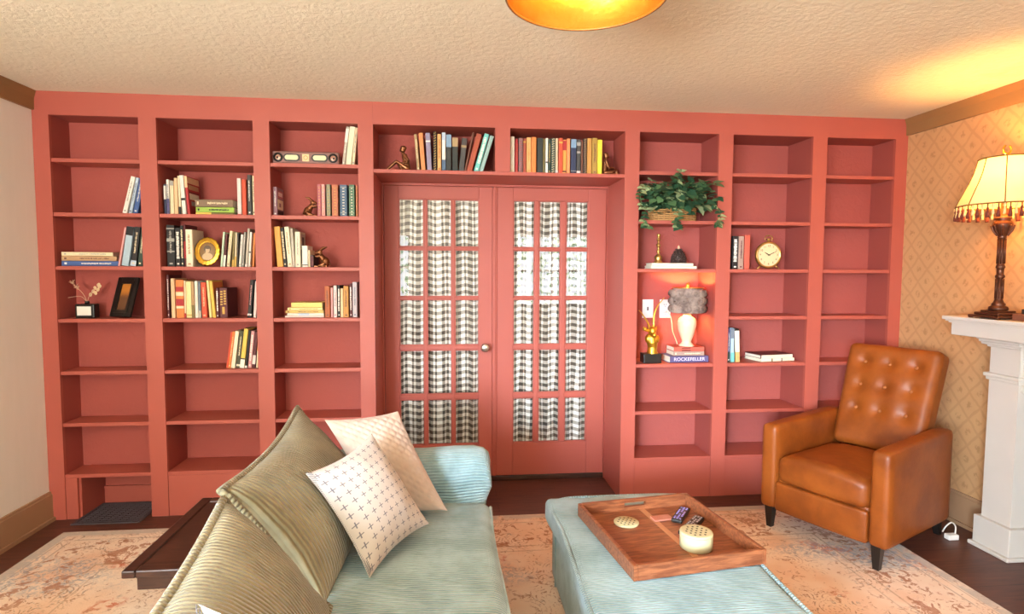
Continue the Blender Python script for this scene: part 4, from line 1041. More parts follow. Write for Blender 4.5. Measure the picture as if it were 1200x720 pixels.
def book_parts(t, w, d, h, col, deco, seed):
    r = random.Random(seed)
    c = MB(); cover_shell(c, w, d, h); c.build('cover', bcol(col), t)
    b = min(.0025, w*.2)
    MB().box(-w/2+b, w/2-b, b+.001, d-.004, .003, h-.003).build('page_block', M_PAGES, t)
    mats = []; mb = MB(); BANDS = []
    def mi(cn):
        mm = bcol(cn)
        if mm not in mats: mats.append(mm)
        return mats.index(mm)
    sw = w*.86
    def rect(u0, u1, v0, v1, cn, e=.0006): mb.box(-w/2+w*u0, -w/2+w*u1, -e, .0014, h*v0, h*v1, mi(cn))
    for dd in (deco.split(';') if deco else []):
        q = dd.split(':')
        if q[0] == 'b':
            bm_ = MB(); bm_.box(-w/2, w/2, -.0005, .0014, h*float(q[1]), h*min(.999, float(q[2]))); bm_.build('spine_band', bcol(q[3]), t)
        elif q[0] in 'tT':
            wid = (.20, .80) if q[0] == 'T' else (.33, .67)
            v = .90 if q[0] == 'T' else .86
            while v > (.22 if q[0] == 'T' else .34):
                L = r.uniform(.012, .026) if q[0] == 't' else r.uniform(.022, .04)
                a, b_ = wid; a += r.uniform(0, .1); b_ -= r.uniform(0, .1)
                L = L*.2/h; rect(a, b_, v-L, v, q[1], .0010)
                v -= L+r.choice((.004, .005, .006, .016))
            em = MB(); em.box(-w/2+w*.3, -w/2+w*.7, -.0010, .0014, h*.05, h*.09); em.build('spine_emblem', bcol(q[1]), t)
        elif q[0] == 'd':
            for v in (.06, .15, .24, .33, .42, .51, .60, .69, .78, .87): rect(.36, .64, v, v+.024, q[1], .0010)
            for v in (.115, .925): rect(.05, .95, v, v+.006, q[1], .0009)
        elif q[0] == 'd2':
            v = .04
            while v < .95: rect(.18, .45, v, v+.022, q[1], .0010); rect(.58, .84, v+.018, v+.04, q[1], .0010); v += .065
        elif q[0] == 'l':
            for k in range(6):
                v = .42+k*.085; rect(.15, .42, v, v+.05, q[1], .001); rect(.56, .85, v+.02, v+.07, q[1], .001)
            rect(.35, .65, .12, .36, q[1], .001)
        elif q[0] == 'c':     # picture on the front board (right side)
            x = w/2
            def fr(y0, y1, v0, v1, cn, e): MB().box(x-.0005, x+e, d*y0, d*y1, h*v0, h*v1).build('cover_print', bcol(cn), t)
            if q[1] == 'cover': fr(.0, .98, .82, .98, 'peach', .0006); fr(.08, .9, .66, .78, 'tan', .0006); fr(.1, .88, .40, .56, 'ivory', .0006); fr(.2, .9, .24, .36, 'grey', .0006); fr(.1, .9, .58, .60, 'black', .0007)
            elif q[1] == 'cover2': fr(.1, .9, .64, .9, 'dustyrose', .0006); fr(.2, .8, .70, .84, 'pinkwhite', .0009); fr(.1, .9, .24, .58, 'ivory', .0006); fr(.3, .55, .32, .46, 'mauve', .0009); fr(.1, .9, .06, .2, 'black', .0006)
            elif q[1] == 'portrait': fr(.1, .95, .55, .95, 'stone', .0006); fr(.35, .7, .62, .86, 'charcoal', .0009); fr(.1, .95, .1, .5, 'grey', .0006)
            else: fr(.05, .95, .04, .96, q[1], .0006)
    if mb.v: mb.build('spine_lettering', mats, t)
ORD = ['first', 'second', 'third', 'fourth', 'fifth', 'sixth', 'seventh', 'eighth', 'ninth', 'tenth', 'eleventh', 'twelfth', 'thirteenth', 'fourteenth', 'fifteenth', 'sixteenth', 'seventeenth', 'eighteenth', 'nineteenth', 'twentieth', 'twenty-first', 'twenty-second']
seed = 0
for loc, z, depth, group, items in BOOK_ROWS:
    zs = z; iu = 0; nup = sum(1 for b in items if b[0] == 'U')
    for it in items:
        seed += 1
        if it[0] == 'F':
            _, cx_, w, th, col, desc, deco, rot = it
            d = min(depth, .15)
            t = thing('book', '%s, on the %s' % (desc, loc), 'book', (max(cx_, .0863+w/2+.014) if rot else cx_, .035+d/2+(.004 if rot else 0), zs+.0005), math.radians(rot*.6), group)
            sub = MB()
            # lying book: build standing, then lay it down through its children
            book_parts(t, th-.0006, d, w, col, deco, seed)
            for c in t.children:
                c.data.transform(Matrix.Translation((-w/2, -d/2, th/2)) @ Matrix.Rotation(PI/2, 4, 'Y'))
            zs += th+.0004
        else:
            _, x, w, ang, h, col, desc, deco = it
            iu += 1
            lab = '%s, %s from left, %s' % (desc, ORD[iu-1], loc)
            t = thing('book', lab, 'book', (x, .040+rnd.uniform(0, .012), z+.0006), 0, group)
            book_parts(t, w, depth*rnd.uniform(.86, 1.0), h, col, deco, seed)
            if ang:
                px = w/2 if ang > 0 else -w/2
                Mx = Matrix.Rotation(math.radians(ang), 4, 'Y') @ Matrix.Translation((-px, 0, 0))
                for c in t.children: c.data.transform(Mx)
                t.location.x = x+px

# ================================================================== ORNAMENTS ON THE SHELVES
S1, S2, S3, S4, S5 = 2.075, 1.773, 1.471, 1.170, .868
# vase with dried stems
t = thing('bud_vase', 'square black vase with white label and dried stems in the leftmost bay', 'vase', (.207, .07, S4+.0005))
m = MB(); m.box(-.052, .052, -.028, .028, 0, .082, bev=.006); m.lathe([(.014, .082), (.011, .092), (.013, .098), (.008, .098)], n=14); m.build('body', M_BLACK, t)
m = MB(); m.box(-.040, .036, -.0292, -.027, .016, .068); m.build('label', simple('white_label', '#e9e6dd', .6, .03, 40), t)
M_DRY = simple('dried_grass', '#c9a086', .9, .2, 60); M_DRY2 = simple('dried_seed_pods', '#d9bf98', .9, .2, 60)
m = MB()
def stem(pts, r=.0016): m.tube(smoothpath(pts, 5), r, 6)
stem([(0, 0, .09), (-.02, 0, .14), (-.075, -.004, .205)]); stem([(0, 0, .09), (.02, 0, .14), (.07, 0, .19)]); stem([(0, 0, .09), (-.03, -.005, .125), (-.095, -.01, .118)])
rr = random.Random(4)
for i in range(34):
    k_ = rr.uniform(.35, 1); p = Vector((-.02-.058*k_, 0, .14+.068*k_)); dv = Vector((rr.uniform(-.02, .012), rr.uniform(-.01, .01), rr.uniform(.0, .022))); m.tube([p, p+dv*.6, p+dv], [.0012, .002, .0006], 5)
m.build('dried_stems', M_DRY, t)
m = MB()
for k_ in range(7):
    q = k_/6; m.ball((.024+.046*q+(.012 if k_ % 2 else -.008), rr.uniform(-.008, .008), .135+.058*q), (.009, .003, .012), 0, 8, 6, Matrix.Rotation(rr.uniform(-.6, .8), 3, 'Y'))
m.build('seed_pods', M_DRY2, t)
# leaning picture frame
def framebox(name, label, BL, BR, TL, th, border, matf, pic, loc, cat='picture frame'):
    BL, BR, TL = Vector(BL), Vector(BR), Vector(TL)
    ex = BR-BL; W = ex.length; ex.normalize(); ez = TL-BL; ez = (ez-ex*ez.dot(ex)); H = ez.length; ez.normalize(); ey = ez.cross(ex)
    M = Matrix(((ex.x, ey.x, ez.x, BL.x), (ex.y, ey.y, ez.y, BL.y), (ex.z, ey.z, ez.z, BL.z), (0, 0, 0, 1)))
    t = thing(name, label, cat, loc); Mi = Matrix.Translation(-Vector(loc)) @ M
    b = border; m = MB()
    for (a0, a1, c0, c1) in ((0, b, 0, H), (W-b, W, 0, H), (b, W-b, 0, b), (b, W-b, H-b, H)): m.box(a0, a1, 0, th, c0, c1, 0, .004, Mi)
    b2 = b*.75
    for (a0, a1, c0, c1) in ((b2, b+.008, b2, H-b2), (W-b-.008, W-b2, b2, H-b2), (b, W-b, b2, b+.008), (b, W-b, H-b-.008, H-b2)): m.box(a0, a1, -.003, .006, c0, c1, 0, 0, Mi)
    m.build('frame', matf, t)
    m = MB(); m.box(b, W-b, .008, .011, b, H-b, 0, 0, Mi); m.build('picture', pic, t)
    return t
def m_picture():
    t = NT('amber_landscape_print'); s = t.xyz(t.n('ShaderNodeTexCoord').outputs['Generated'])
    n = t.noise(6, t.obj(), 4); k = t.math('ADD', s[2], t.math('MULTIPLY', t.math('SUBTRACT', n, .5), .5))
    t.base(t.mix(t.step(k, .45, .75), lin('#6d4a33'), lin('#c07a35'))); t.rough(.25); return t.m
framebox('picture_frame', 'black picture frame with amber print leaning in the leftmost bay', (.318, .078, S4+.009), (.462, .018, S4+.009), (.402, .118, S4+.237), .016, .032, M_BLACK, m_picture(), (.40, .07, S4))
# spirit level
t = thing('spirit_level', 'antique wooden spirit level with two vials and round end holes', 'level', (1.464, .05, S1+.0006))
M_LEV = m_wood('mauve_brown_wood', '#6f4a44', '#8d615a', (2, 20, 20), .45)
m = MB(); m.box(-.190, .190, -.018, .018, 0, .074, bev=.008); m.build('body', M_LEV, t)
Mr = Matrix.Rotation(PI/2, 4, 'X')
for sx in (-1, 1):
    m = MB(); m.lathe([(.016, 0), (.027, 0), (.027, .003), (.016, .003)], (sx*.157, -.0178, .037), 24, 0, True, False, Mr); m.lathe([(0, .0), (.016, .0), (.013, .002), (0, .002)], (sx*.157, -.0178, .037), 24, 1, True, False, Mr); m.ball((sx*.160, -.019, .035), (.007, .003, .007), 0)
    m.build('end_hole', [M_BLACK, simple('pinkish_brass', '#c99a86', .35, .1, 30, metal=.5)], t)
    def pill(hw_, hh, y0, y1, mm, cxx=sx*.080):
        pts = [(cxx+hw_*math.copysign(1, math.cos(a))+hh*math.cos(a), .037+hh*math.sin(a)) for a in [2*PI*i/28+.05 for i in range(28)]]
        mb = MB(); mb.prism(pts, 'y', y0, y1); return mb
    pill(.026, .022, -.0195, -.017, 0).build('vial_plate', M_BLACK, t)
    v = pill(.024, .014, -.0225, -.0185, 0).build('vial', simple('cream_vial', '#e9dcb0', .3, .08, 60), t)
m = MB(); m.box(-.020, .020, -.0205, -.017, .016, .058, bev=.003); m.build('name_plate', simple('cream_plate', '#e2c898', .5, .1, 60), t)
m = MB(); m.tube([(.011*math.cos(2*PI*i/20), -.0212, .037+.011*math.sin(2*PI*i/20)) for i in range(20)], .0016, 6, closed=True); m.build('plate_ring', M_BRASS, t)
# rabbit bookends (one faces right, the other left)
def rabbit(label, loc, sx, s_):
    t = thing('rabbit_bookend', label, 'bookend', loc, 0, None)
    m = MB()
    def b(c, r, rot=0): m.ball((sx*c[0]*s_, c[1]*s_, c[2]*s_), tuple(q*s_ for q in r), 0, 12, 8, Matrix.Rotation(sx*rot, 3, 'Y'))
    def tb(pts, rs): m.tube([(sx*p[0]*s_, p[1]*s_, p[2]*s_) for p in pts], [r*s_ for r in rs], 10); 
    b((-.022, 0, .030), (.026, .026, .030)); b((-.006, 0, .052), (.018, .020, .030), .5); b((.012, 0, .086), (.019, .014, .015), .2); b((.028, 0, .082), (.010, .010, .009))
    tb([(-.020, .018, .02), (-.004, .022, .012), (.014, .022, .005)], [.013, .010, .007]); tb([(-.020, -.018, .02), (-.004, -.022, .012), (.014, -.022, .005)], [.013, .010, .007])
    for yy in (-.012, .012): tb([(.004, yy, .066), (.020, yy, .060), (.036, yy, .064)], [.009, .007, .005]); tb([(.006, yy*.7, .096), (-.012, yy, .112), (-.032, yy*1.2, .118)], [.006, .008, .003])
    b((-.046, 0, .018), (.008, .008, .008))
    m.lathe([(.03*s_, 0), (.03*s_, .006*s_)], (-.010*sx*s_, 0, 0), 20); m.box(-.04*s_, .036*s_, -.024*s_, .024*s_, .0, .007*s_)
    remesh(m.build('body', M_BRONZE, t), .0022)
rabbit('bronze rabbit bookend facing right beside the matching dotted books', (1.480, .075, S2+.002), 1, .95)
rabbit('bronze rabbit bookend facing left, paws on the short books', (1.535, .075, S3+.002), -1, 1.02)
# reading figures
def reader(label, loc, pts, s_):
    t = thing('figurine', label, 'figurine', loc)
    m = MB()
    def L(*ps): m.tube([(p[0]*s_, p[1]*s_, p[2]*s_) for p, r in ps], [(r*1.25 if r < .012 else r)*s_ for p, r in ps], 10)
    def B(c, r, M=None): m.ball(tuple(q*s_ for q in c), tuple(q*s_ for q in r), 0, 14, 10, M)
    pts(L, B); remesh(m.build('body', M_BRONZE, t), .0018, 1)
    return t
def f1(L, B):      # sits facing left, legs stretched to the left, book in lap
    B((.000, 0, .128), (.017, .018, .021)); B((-.016, 0, .124), (.004, .004, .005)); B((.004, 0, .138), (.019, .019, .015))
    L(((.000, 0, .112), .007), ((.006, 0, .100), .009)); L(((.008, 0, .098), .018), ((.018, 0, .065), .019), ((.024, 0, .022), .023)); B((.022, 0, .017), (.026, .028, .018))
    for yy, k_ in ((-.020, 0), (.020, 1)):
        L(((.010, yy, .096), .009), ((.034, yy*1.4, .062), .007), ((.030, yy*1.3, .050), .007), ((-.010, yy*.6, .046), .005)); B((-.014, yy*.5, .046), (.008, .006, .005))
    L(((.022, -.014, .018), .014), ((-.040, -.016, .056), .010), ((-.008, -.018, .010), .006)); L(((-.010, -.018, .008), .006), ((.008, -.018, .005), .005))
    L(((.022, .014, .018), .014), ((-.042, .016, .060), .010), ((-.098, .016, .010), .006)); L(((-.098, .016, .007), .006), ((-.118, .016, .005), .004))
    m = None
reader('bronze seated figure with outstretched legs left of the orange book', (2.022, .085, 2.0545), f1, 1.0)
def f2(L, B):      # sits facing right against the yellow book
    B((-.022, 0, .120), (.017, .018, .020)); B((-.005, 0, .116), (.005, .004, .005)); B((-.026, 0, .130), (.018, .019, .014))
    L(((-.022, 0, .104), .007), ((-.026, 0, .094), .009)); L(((-.028, 0, .092), .016), ((-.031, 0, .055), .017), ((-.030, 0, .020), .020)); B((-.026, 0, .016), (.022, .026, .016))
    for yy in (-.020, .020): L(((-.028, yy, .088), .008), ((-.016, yy*1.3, .052), .007), ((-.010, yy*1.2, .044), .006), ((.020, yy*.6, .046), .005)); B((.024, yy*.5, .046), (.007, .006, .005))
    L(((-.026, -.014, .016), .013), ((.012, -.018, .018), .010), ((.040, -.008, .034), .007)); B((.046, -.010, .012), (.012, .008, .009))
    L(((-.026, .014, .016), .013), ((.014, .02, .020), .010), ((.044, .012, .014), .006)); L(((.040, -.008, .034), .007), ((.046, -.010, .012), .007))
reader('bronze seated figure reading at the right of the bright yellow book', (3.303, .085, 2.0545), f2, 1.0)
# oval portrait frame
t = thing('oval_frame', 'oval scalloped gold frame with a sepia portrait in the second bay', 'picture frame', (.888, .050, S3+.0006))
Mo = Matrix.Rotation(math.radians(-8), 4, 'X') @ Matrix.Translation((0, 0, .089)) @ Matrix.Rotation(PI/2, 4, 'X')
def ov(mb, prof, m=0, n=72, scal=0, sx=.84):
    k0 = len(mb.v); mb.lathe(prof, (0, 0, 0), n, m, True, False, (Mo @ Matrix.Diagonal((sx, 1, 1, 1))), wob=None) if not scal else mb.lathe(prof, (0, 0, 0), n, m, True, False, wob=lambda tt, i: 1+scal*abs(math.sin(tt*9)), M=(Mo @ Matrix.Diagonal((sx, 1, 1, 1))))
m = MB(); ov(m, [(.080, 0), (.082, .006), (.076, .010), (.064, .006), (.060, .009), (.054, .009), (.052, .004), (.052, 0)], 0, 108, .05); m.build('frame', M_GOLD, t)
M_SEP = simple('sepia_light', '#c9ae8a', .5, .1, 40); M_SEPD = simple('sepia_dark', '#5d4a38', .5, .15, 40); M_SEPM = simple('sepia_mid', '#937758', .5, .15, 40)
m = MB(); ov(m, [(0, .003), (.056, .003), (.056, .001)], 0, 40)
def disc(cx_, cz_, rx, rz_, e, mi):
    m.lathe([(1, 0), (1, .0006), (0, .0006)], (0, 0, 0), 24, mi, False, False, Mo @ Matrix.Translation((cx_, cz_, e)) @ Matrix.Diagonal((rx, rz_, 1, 1)))
disc(0, -.030, .030, .022, .0033, 1); disc(-.002, .016, .020, .020, .0036, 2); disc(.0, .009, .012, .016, .0044, 1); disc(-.006, -.012, .006, .016, .004, 1); disc(0, .022, .015, .008, .0052, 2)
m.build('portrait', [M_SEPM, M_SEP, M_SEPD], t)

# trailing plant in a woven basket
t = thing('potted_plant', 'trailing green ivy plant in a woven basket above the shelf lamp', 'plant', (3.722, .10, S2+.0005))
M_BASK = simple('woven_straw', '#b98850', .8, .2, 60); M_SOIL = simple('potting_soil', '#2d211b', .95, .2, 60)
m = MB()
for r_ in range(7):
    z = .008+r_*.0125; pts = []
    for i in range(96):
        a = 2*PI*i/96; w = 1+.03*math.cos(a*24+(PI if r_ % 2 else 0)); pts.append((.150*w*math.cos(a), .070*w*math.sin(a), z))
    m.tube(pts, .0058, 6, closed=True)
for i in range(24):
    a = 2*PI*i/24; m.tube([(.149*math.cos(a), .069*math.sin(a), 0), (.149*math.cos(a), .069*math.sin(a), .09)], .003, 5)
m.build('basket', M_BASK, t)
m = MB(); m.lathe([(0, .002), (1, .002), (1, .072), (0, .076)], n=32, cap=False, M=Matrix.Diagonal((.143, .063, 1, 1))); m.build('soil', M_SOIL, t)
def leaf(mb, p, d, up, L, W, m):
    d = Vector(d).normalized(); s_ = d.cross(Vector(up)); 
    if s_.length < .05: s_ = d.orthogonal()
    s_.normalize(); n_ = s_.cross(d)
    out = [(0, 0), (-.10, .22), (-.02, .42), (.22, .50), (.5, .42), (.78, .2), (1, 0)]
    pts = [p+d*(a*L)+n_*(-.10*L*a*a) for a, b in ((0, 0), (.25, 0), (.55, 0), (1, 0))]
    vs = [p]; 
    for a, b in out[1:-1]: vs.append(p+d*(a*L)+s_*(b*W)+n_*(.10*L*b-.12*L*a*a))
    vs.append(p+d*L+n_*(-.12*L))
    for a, b in reversed(out[1:-1]): vs.append(p+d*(a*L)-s_*(b*W)+n_*(.10*L*b-.12*L*a*a))
    mid = p+d*(.35*L)-n_*(.02*L); k_ = len(vs); vs.append(mid)
    mb.add(vs, [(i, (i+1) % k_, k_) for i in range(k_)], m, True)
rr = random.Random(21); fol = MB(); stems = MB()
def okpos(p):
    # keep leaves inside the opening, or in front of the face frame
    x, y, z = p.x+3.722, p.y+.10, p.z+S2
    if y > -.045 and not (3.505 < x < 3.940): return False
    if y > -.045 and (z > 2.015 or z < S2+.03): return False
    return y < .20
cnt = 0
while cnt < 430:
    a = rr.uniform(0, 2*PI); q = rr.random()**.6
    p = Vector((.255*q*math.cos(a)+.0, rr.uniform(-.165, .06), .165+.13*q*math.sin(a)))
    if p.z < .085 and rr.random() < .8 and abs(p.x) < .15: continue
    d = Vector((p.x*1.6+rr.uniform(-.25, .25), -.35+rr.uniform(-.3, .2), (p.z-.16)*1.2+rr.uniform(-.35, .15)))
    L = rr.uniform(.036, .066); tip = p+d.normalized()*L
    if not (okpos(p) and okpos(tip)): continue
    leaf(fol, p, d, (rr.uniform(-.4, .4), -.5, .9), L, L*.92, rr.choice((0, 0, 0, 1, 1, 2)))
    cnt += 1
for sx, sy, pts in ((-1, 0, [(-.20, -.15, .10), (-.232, -.155, .04), (-.235, -.15, -.03), (-.20, -.15, -.045)]), (0, 0, [(-.02, -.15, .10), (-.02, -.155, .03), (-.03, -.15, -.03), (-.015, -.15, -.05)]), (1, 0, [(.20, -.15, .10), (.245, -.155, .05), (.255, -.15, -.01), (.23, -.15, -.03)]), (0, 1, [(-.02, -.15, .19), (-.03, -.16, .26), (-.015, -.16, .30)]), (-1, 1, [(-.15, -.15, .16), (-.235, -.155, .20), (-.26, -.15, .15), (-.25, -.15, .07)])):
    sp_ = smoothpath(pts, 6); stems.tube(sp_, .0018, 5)
    for i in range(2, len(sp_), 2):
        for s2 in (-1, 1):
            L = rr.uniform(.026, .044); leaf(fol, sp_[i], (s2*.8+rr.uniform(-.3, .3), -.35, rr.uniform(-.7, .2)), (0, -.6, .8), L, L*.9, rr.choice((0, 1, 2)))
for i in range(16):
    x = rr.uniform(-.12, .12); stems.tube(smoothpath([(x, 0, .07), (x*1.3, -.03, .13), (x*1.7, -.06, .17+rr.uniform(-.03, .07))], 4), .002, 5)
fol.build('foliage', [simple('deep_green_leaf', '#2f5238', .45, .3, 40), simple('mid_green_leaf', '#56764c', .45, .3, 40), simple('variegated_leaf', '#a9b585', .5, .3, 60)], t, fix=False)
stems.build('stems', simple('green_stem', '#6a7a45', .6, .15, 40), t)

# shelf with candlestick and pinecone on two white books
def flat(label, cx_, cy_, z, w, d, th, col, deco, rz, group, loc=None):
    t = thing('book', label, 'book', (cx_, cy_, z), math.radians(rz), group)
    book_parts(t, th, d, w, col, deco, int(cx_*1000+z*77))
    for c in t.children: c.data.transform(Matrix.Translation((-w/2, -d/2, th/2)) @ Matrix.Rotation(PI/2, 4, 'Y'))
    return t
zf = S3+.0005
flat('ivory lower book under the candlestick and pinecone', 3.722, .115, zf, .300, .13, .018, 'ivory', '', 0, 'flat books under the candlestick')
flat('ivory upper book carrying the candlestick and pinecone', 3.715, .115, zf+.0184, .272, .125, .018, 'ivory', '', 0, 'flat books under the candlestick')
zt = zf+.0374
t = thing('candlestick', 'slim turned brass candlestick standing on the ivory books', 'candlestick', (3.636, .10, zt))
MB().lathe([(0, 0), (.027, 0), (.028, .006), (.024, .012), (.020, .02), (.026, .032), (.022, .044), (.011, .054), (.008, .066), (.014, .074), (.009, .082), (.007, .10), (.013, .108), (.015, .114), (.008, .122), (.006, .138), (.012, .146), (.015, .152), (.007, .156), (.009, .165), (.013, .178), (.011, .186), (0, .186)], n=24, cap=False).build('body', M_BRASS, t)
t = thing('pinecone_ornament', 'dark pinecone ornament with pale tip on the ivory books', 'ornament', (3.771, .10, zt))
M_CONE = simple('dark_pinecone', '#3a2620', .5, .25, 60); m = MB()
m.lathe([(0, 0), (.036, 0), (.042, .02), (.036, .05), (.022, .075), (.004, .09)], n=20)
for r_ in range(8):
    z = .006+r_*.0115; R = .044*(1-(r_/8.5)**2.2)
    n_ = max(6, int(14*R/.044))
    for i in range(n_):
        a = 2*PI*(i+.5*(r_ % 2))/n_; m.ball((R*math.cos(a), R*math.sin(a), z), (.009, .009, .006), 0, 6, 4)
m.build('cone', M_CONE, t)
m = MB(); m.lathe([(.006, .085), (.009, .095), (.006, .108), (0, .116)], n=10); m.build('tip', simple('pale_tip', '#e0b898', .5, .1, 30), t)

# gazelle bust
t = thing('gazelle_bust', 'gold horned gazelle bust on a black block beside the urn lamp', 'sculpture', (3.590, .075, S5+.0005))
m = MB(); m.box(-.058, .058, -.04, .04, 0, .060, bev=.003); m.build('plinth', M_BLACK, t)
m = MB(); K = .00066
def G(X, Y, y=0): return ((X-178)*K, y, (680-Y)*K)
m.tube([G(196, 600), G(190, 570), G(195, 530), G(190, 480), G(182, 430), G(178, 395)], [.036, .032, .030, .036, .030, .022], 14)
m.ball(G(215, 455, -.005), (.030, .026, .028)); m.ball(G(150, 450, 0), (.022, .024, .030)); m.ball(G(235, 440, -.01), (.014, .015, .018))
m.ball(G(182, 368, -.012), (.028, .032, .031)); m.ball(G(185, 405, -.036), (.017, .025, .019)); m.ball(G(188, 415, -.045), (.009, .01, .009))
m.tube([G(160, 372), G(130, 362), G(112, 350), G(96, 332)], [.006, .013, .015, .004], 10); m.tube([G(205, 370), G(222, 350), G(230, 322)], [.006, .010, .003], 10)
remesh(m.build('bust', M_GOLD, t), .0022)
for pts, rs in (([G(160, 350), G(145, 300), G(112, 245), G(75, 195), G(48, 168)], .0075), ([G(200, 345), G(200, 270), G(206, 200), G(240, 120), G(302, 48)], .0085)):
    sp_ = smoothpath([(p[0], p[1]-.004, p[2]) for p in pts], 6); k_ = len(sp_)
    m = MB(); m.tube(sp_, [rs*(1-.72*i/k_)*(1+.10*math.sin(i*2.2)) for i in range(k_)], 10); m.build('horn', M_GOLD, t)

# stack of three books and the urn lamp
gA = 'flat books under the urn lamp'
t = flat('purple bottom book with white lettering under the urn lamp', 3.835, .125, S5+.0005, .262, .15, .042, 'indigo', '', 3, gA)
M_LET = simple('white_lettering', '#dcd5e4', .6, .04, 60)
lettering('title_lettering', 'ROCKEFELLER', .030, M_LET, t, Matrix.Translation((.0, -.0752, .021)) @ Matrix.Rotation(PI/2, 4, 'X') @ Matrix.Diagonal((1.12, 1, 1, 1)))
flat('tan middle book of the stack under the urn lamp', 3.840, .130, S5+.043, .205, .14, .028, 'taupe', 't:cream', 0, gA)
t = flat('coral top book directly under the urn lamp', 3.840, .130, S5+.0715, .203, .14, .028, 'coral', '', 0, gA)
m = MB(); m.box(-.05, .01, -.0712, -.069, .004, .009); m.box(-.05, .01, -.0712, -.069, .019, .0245); m.build('spine_band', M_BLACK, t)
zl = S5+.1000
t = thing('table_lamp', 'cream urn table lamp with brown ruffled shade glowing in the shelf', 'lamp', (3.845, .118, zl))
M_URN = simple('cream_glazed_ceramic', '#d8c8a8', .3, .05, 20)
MB().lathe([(0, 0), (.048, 0), (.050, .005), (.040, .014), (.030, .024), (.031, .036), (.042, .065), (.054, .105), (.060, .140), (.060, .162), (.052, .180), (.036, .192), (.026, .197), (.026, .205), (0, .205)], n=36, cap=False).build('body', M_URN, t)
m = MB(); m.tube([(0, 0, .2), (0, 0, .30)], .008, 10); m.lathe([(.016, .205), (.016, .25), (.01, .255)], n=14); m.build('stem', M_BRASS, t)
def m_ruffle():
    n = NT('brown_ruffled_fabric'); o = n.obj()
    v = n.noise(16, o, 4, .6)
    n.base(n.mix(n.step(v, .3, .7), lin('#66524a'), lin('#a58e80'))); n.rough(.9); n.bump(n.noise(40, o, 3), .5, .01); return n.m
m = MB(); rr = random.Random(5)
def rw(tt, i): return .88+.05*math.sin(tt*9+i*2.1)*math.sin(i*1.3+tt*4)+.035*math.sin(tt*17+i*3.1)
m.lathe([(.112, .218), (.119, .228), (.116, .243), (.122, .26), (.115, .276), (.120, .292), (.113, .308), (.118, .324), (.111, .340), (.114, .356), (.106, .372), (.104, .380), (.100, .380), (.102, .30), (.108, .218)], n=90, cap=False, wob=rw)
sh = m.build('lamp_shade', m_ruffle(), t)
m = MB()
for r_ in range(3):
    for i in range(13):
        a = 2*PI*(i+.5*(r_ % 2))/13; z = .245+r_*.05; q = Vector((.106*math.cos(a), .106*math.sin(a), z))
        Mq = Matrix.Translation(q) @ Matrix.Rotation(a, 4, 'Z') @ Matrix.Rotation(PI/2, 4, 'Y')
        m.lathe([(.003, .015), (.008, .002), (.012, .017), (.017, .0), (.022, .010), (.025, -.006)], (0, 0, 0), 14, 0, True, False, Mq, wob=None)
m.build('rosettes', bpy.data.materials['brown_ruffled_fabric'], sh)
m = MB(); m.tube([(.101*math.cos(2*PI*i/40), .101*math.sin(2*PI*i/40), .381) for i in range(40)], .0035, 6, closed=True)
for a in (0, PI/2, PI, PI*1.5): m.tube([(.1*math.cos(a), .1*math.sin(a), .380), (0, 0, .376)], .002, 5)
m.lathe([(.006, .376), (.006, .385), (.012, .39), (.012, .405), (.006, .412), (0, .413)], n=12); m.build('shade_fitter', M_BRASS, sh)
MB().ball((0, 0, .30), (.022, .022, .03)).build('bulb', m_emit('shelf_bulb', (1, .55, .18, 1), 12), t)
add_light('shelf_lamp_light', 'POINT', (3.845, .118, zl+.325), SHELF_LAMP_W, (1.0, .55, .16), .025)
add_light('shelf_lamp_light', 'POINT', (3.845, .118, zl+.262), SHELF_LAMP_W*.35, (1.0, .55, .16), .02)
m = MB(); m.tube(smoothpath([(3.752, .248, 1.19), (3.775, .235, 1.16), (3.79, .24, 1.11), (3.80, .245, 1.05), (3.83, .25, .98), (3.86, .25, S5+.006)], 8), .0032, 7)
m.build('lamp_cord', simple('ivory_cord', '#e0cfae', .5, .05, 30)); tag(bpy.data.objects['lamp_cord'], 'thin ivory lamp cord hanging behind the urn lamp', 'cord')
M_PL = simple('white_plastic', '#e8e2dc', .4, .03, 30); M_SL = simple('outlet_slot', '#5a5250', .6, .1, 40)
def outlet(x, kind, label):
    t = thing('wall_plate', label, 'outlet', (x, .2595, 1.204))
    MB().box(-.038, .038, -.005, 0, -.062, .062, bev=.003).build('plate', M_PL, t)
    m = MB()
    if kind:
        m.box(-.006, .006, -.0058, -.004, -.013, .013); m.box(-.004, .004, -.014, -.005, -.003, .008, bev=.001); m.build('toggle', M_SL, t)
    else:
        for zc in (-.026, .026):
            m.box(-.009, -.006, -.0058, -.004, zc-.004, zc+.007); m.box(.006, .009, -.0058, -.004, zc-.004, zc+.007); m.lathe([(.0028, 0), (.0028, .001)], (0, -.0048, zc-.010), 10, 0, False, True, Mr)
        m.build('sockets', M_SL, t)
outlet(3.627, 1, 'white switch plate behind the gold gazelle'); outlet(3.747, 0, 'white outlet plate left of the ruffled lamp shade')

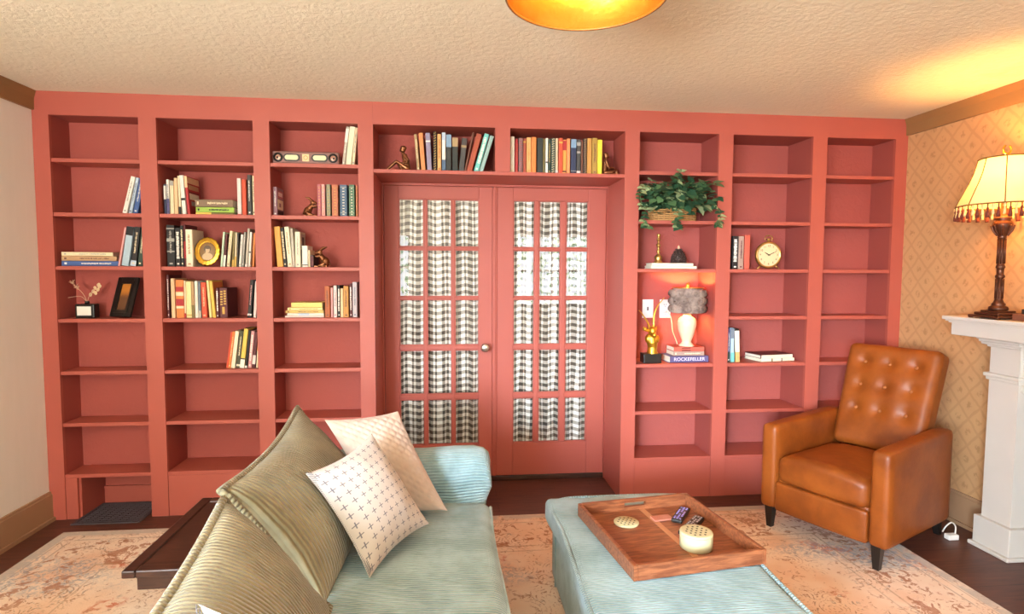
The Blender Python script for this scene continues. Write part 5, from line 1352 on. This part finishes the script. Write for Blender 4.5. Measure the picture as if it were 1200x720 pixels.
# clock
t = thing('desk_clock', 'round brass pocket-watch desk clock on two feet', 'clock', (4.362, .07, S3+.0015))
Mc = Matrix.Translation((0, 0, .092)) @ Matrix.Rotation(PI/2, 4, 'X')
m = MB(); m.lathe([(0, -.02), (.080, -.02), (.086, -.01), (.087, .004), (.084, .012), (.076, .013), (.074, .008), (0, .008)], (0, 0, 0), 56, 0, True, False, Mc)
m.build('case', M_BRASS, t)
m = MB(); m.lathe([(0, .0085), (.0735, .0085), (.0735, .008)], (0, 0, 0), 48, 0, False, False, Mc); m.build('dial', simple('cream_dial', '#e2c79a', .4, .06, 30), t)
MH = simple('dial_black', '#3a2a20', .5, .05, 40)
for i in range(1, 13):
    a = PI/2-2*PI*i/12
    lettering('numeral', str(i), .019, MH, t, Matrix.Translation((.058*math.cos(a), -.0088, .092+.058*math.sin(a))) @ Matrix.Rotation(PI/2, 4, 'X'), .0003)
for nm, ang, L, W in (('hour_hand', 150, .036, .004), ('minute_hand', 24, .054, .003)):
    m = MB(); a = math.radians(ang); m.tube([(-.008*math.cos(a), -.0105, .092-.008*math.sin(a)), (L*.6*math.cos(a), -.0105, .092+L*.6*math.sin(a)), (L*math.cos(a), -.0105, .092+L*math.sin(a))], [W*.6, W*.7, .0006], 6); m.build(nm, MH, t)
m = MB(); m.tube([(0, 0, .178), (0, 0, .196)], .009, 12); m.lathe([(.012, .186), (.014, .192), (.012, .199), (0, .2)], n=14); m.build('crown', M_BRASS, t)
m = MB(); m.tube([(.026*math.cos(math.radians(q)), 0, .198+.021*math.sin(math.radians(q))) for q in range(-35, 216, 12)], .0035, 8); m.build('bow', M_BRASS, t)
for sx in (-1, 1):
    m = MB(); m.tube([(sx*.050, 0, .022), (sx*.072, -.004, .004)], [.006, .004], 8); m.ball((sx*.072, -.004, .004), .0045); m.build('foot', M_BRASS, t)
# flat books beside
gB = 'flat books in the clock bay'
flat('cream lower flat book below the round clock shelf', 4.432, .140, S5+.0005, .255, .17, .020, 'ivory', 'b:.3:.34:olive;b:.6:.63:charcoal', 9, gB)
flat('dark red covered upper flat book below the round clock shelf', 4.428, .142, S5+.0211, .250, .165, .022, 'maroon', 'b:.02:.98:ivory', 9, gB)

# mantel books and frame
gM = 'flat books on the mantel'
flat('brown lower flat book beside the fringed lamp', 5.10, -1.135, 1.2255, .30, .17, .032, 'brown', '', -90, gM)
flat('black upper flat book beside the fringed lamp', 5.105, -1.140, 1.2580, .25, .15, .024, 'black', '', -90, gM)
framebox('photo_frame', 'pale photo frame leaning on the mantel at the right edge', (5.06, -1.02, 1.2825), (5.06, -1.16, 1.2825), (5.12, -1.02, 1.47), .012, .018, M_BRASS, M_SEP, (5.08, -1.09, 1.2825))
t = thing('plug_adapter', 'small white plug adapter with cord loop on floor by the mantel', 'plug', (5.03, -.70, 0))
m = MB(); m.box(-.03, .03, -.018, .018, .001, .03, bev=.005); m.build('body', M_PL, t)
m = MB(); m.tube(smoothpath([(.02, 0, .025), (.04, .02, .06), (.045, .05, .07), (.03, .07, .04), (.02, .08, .005)], 6), .004, 7); m.build('cord', M_PL, t)
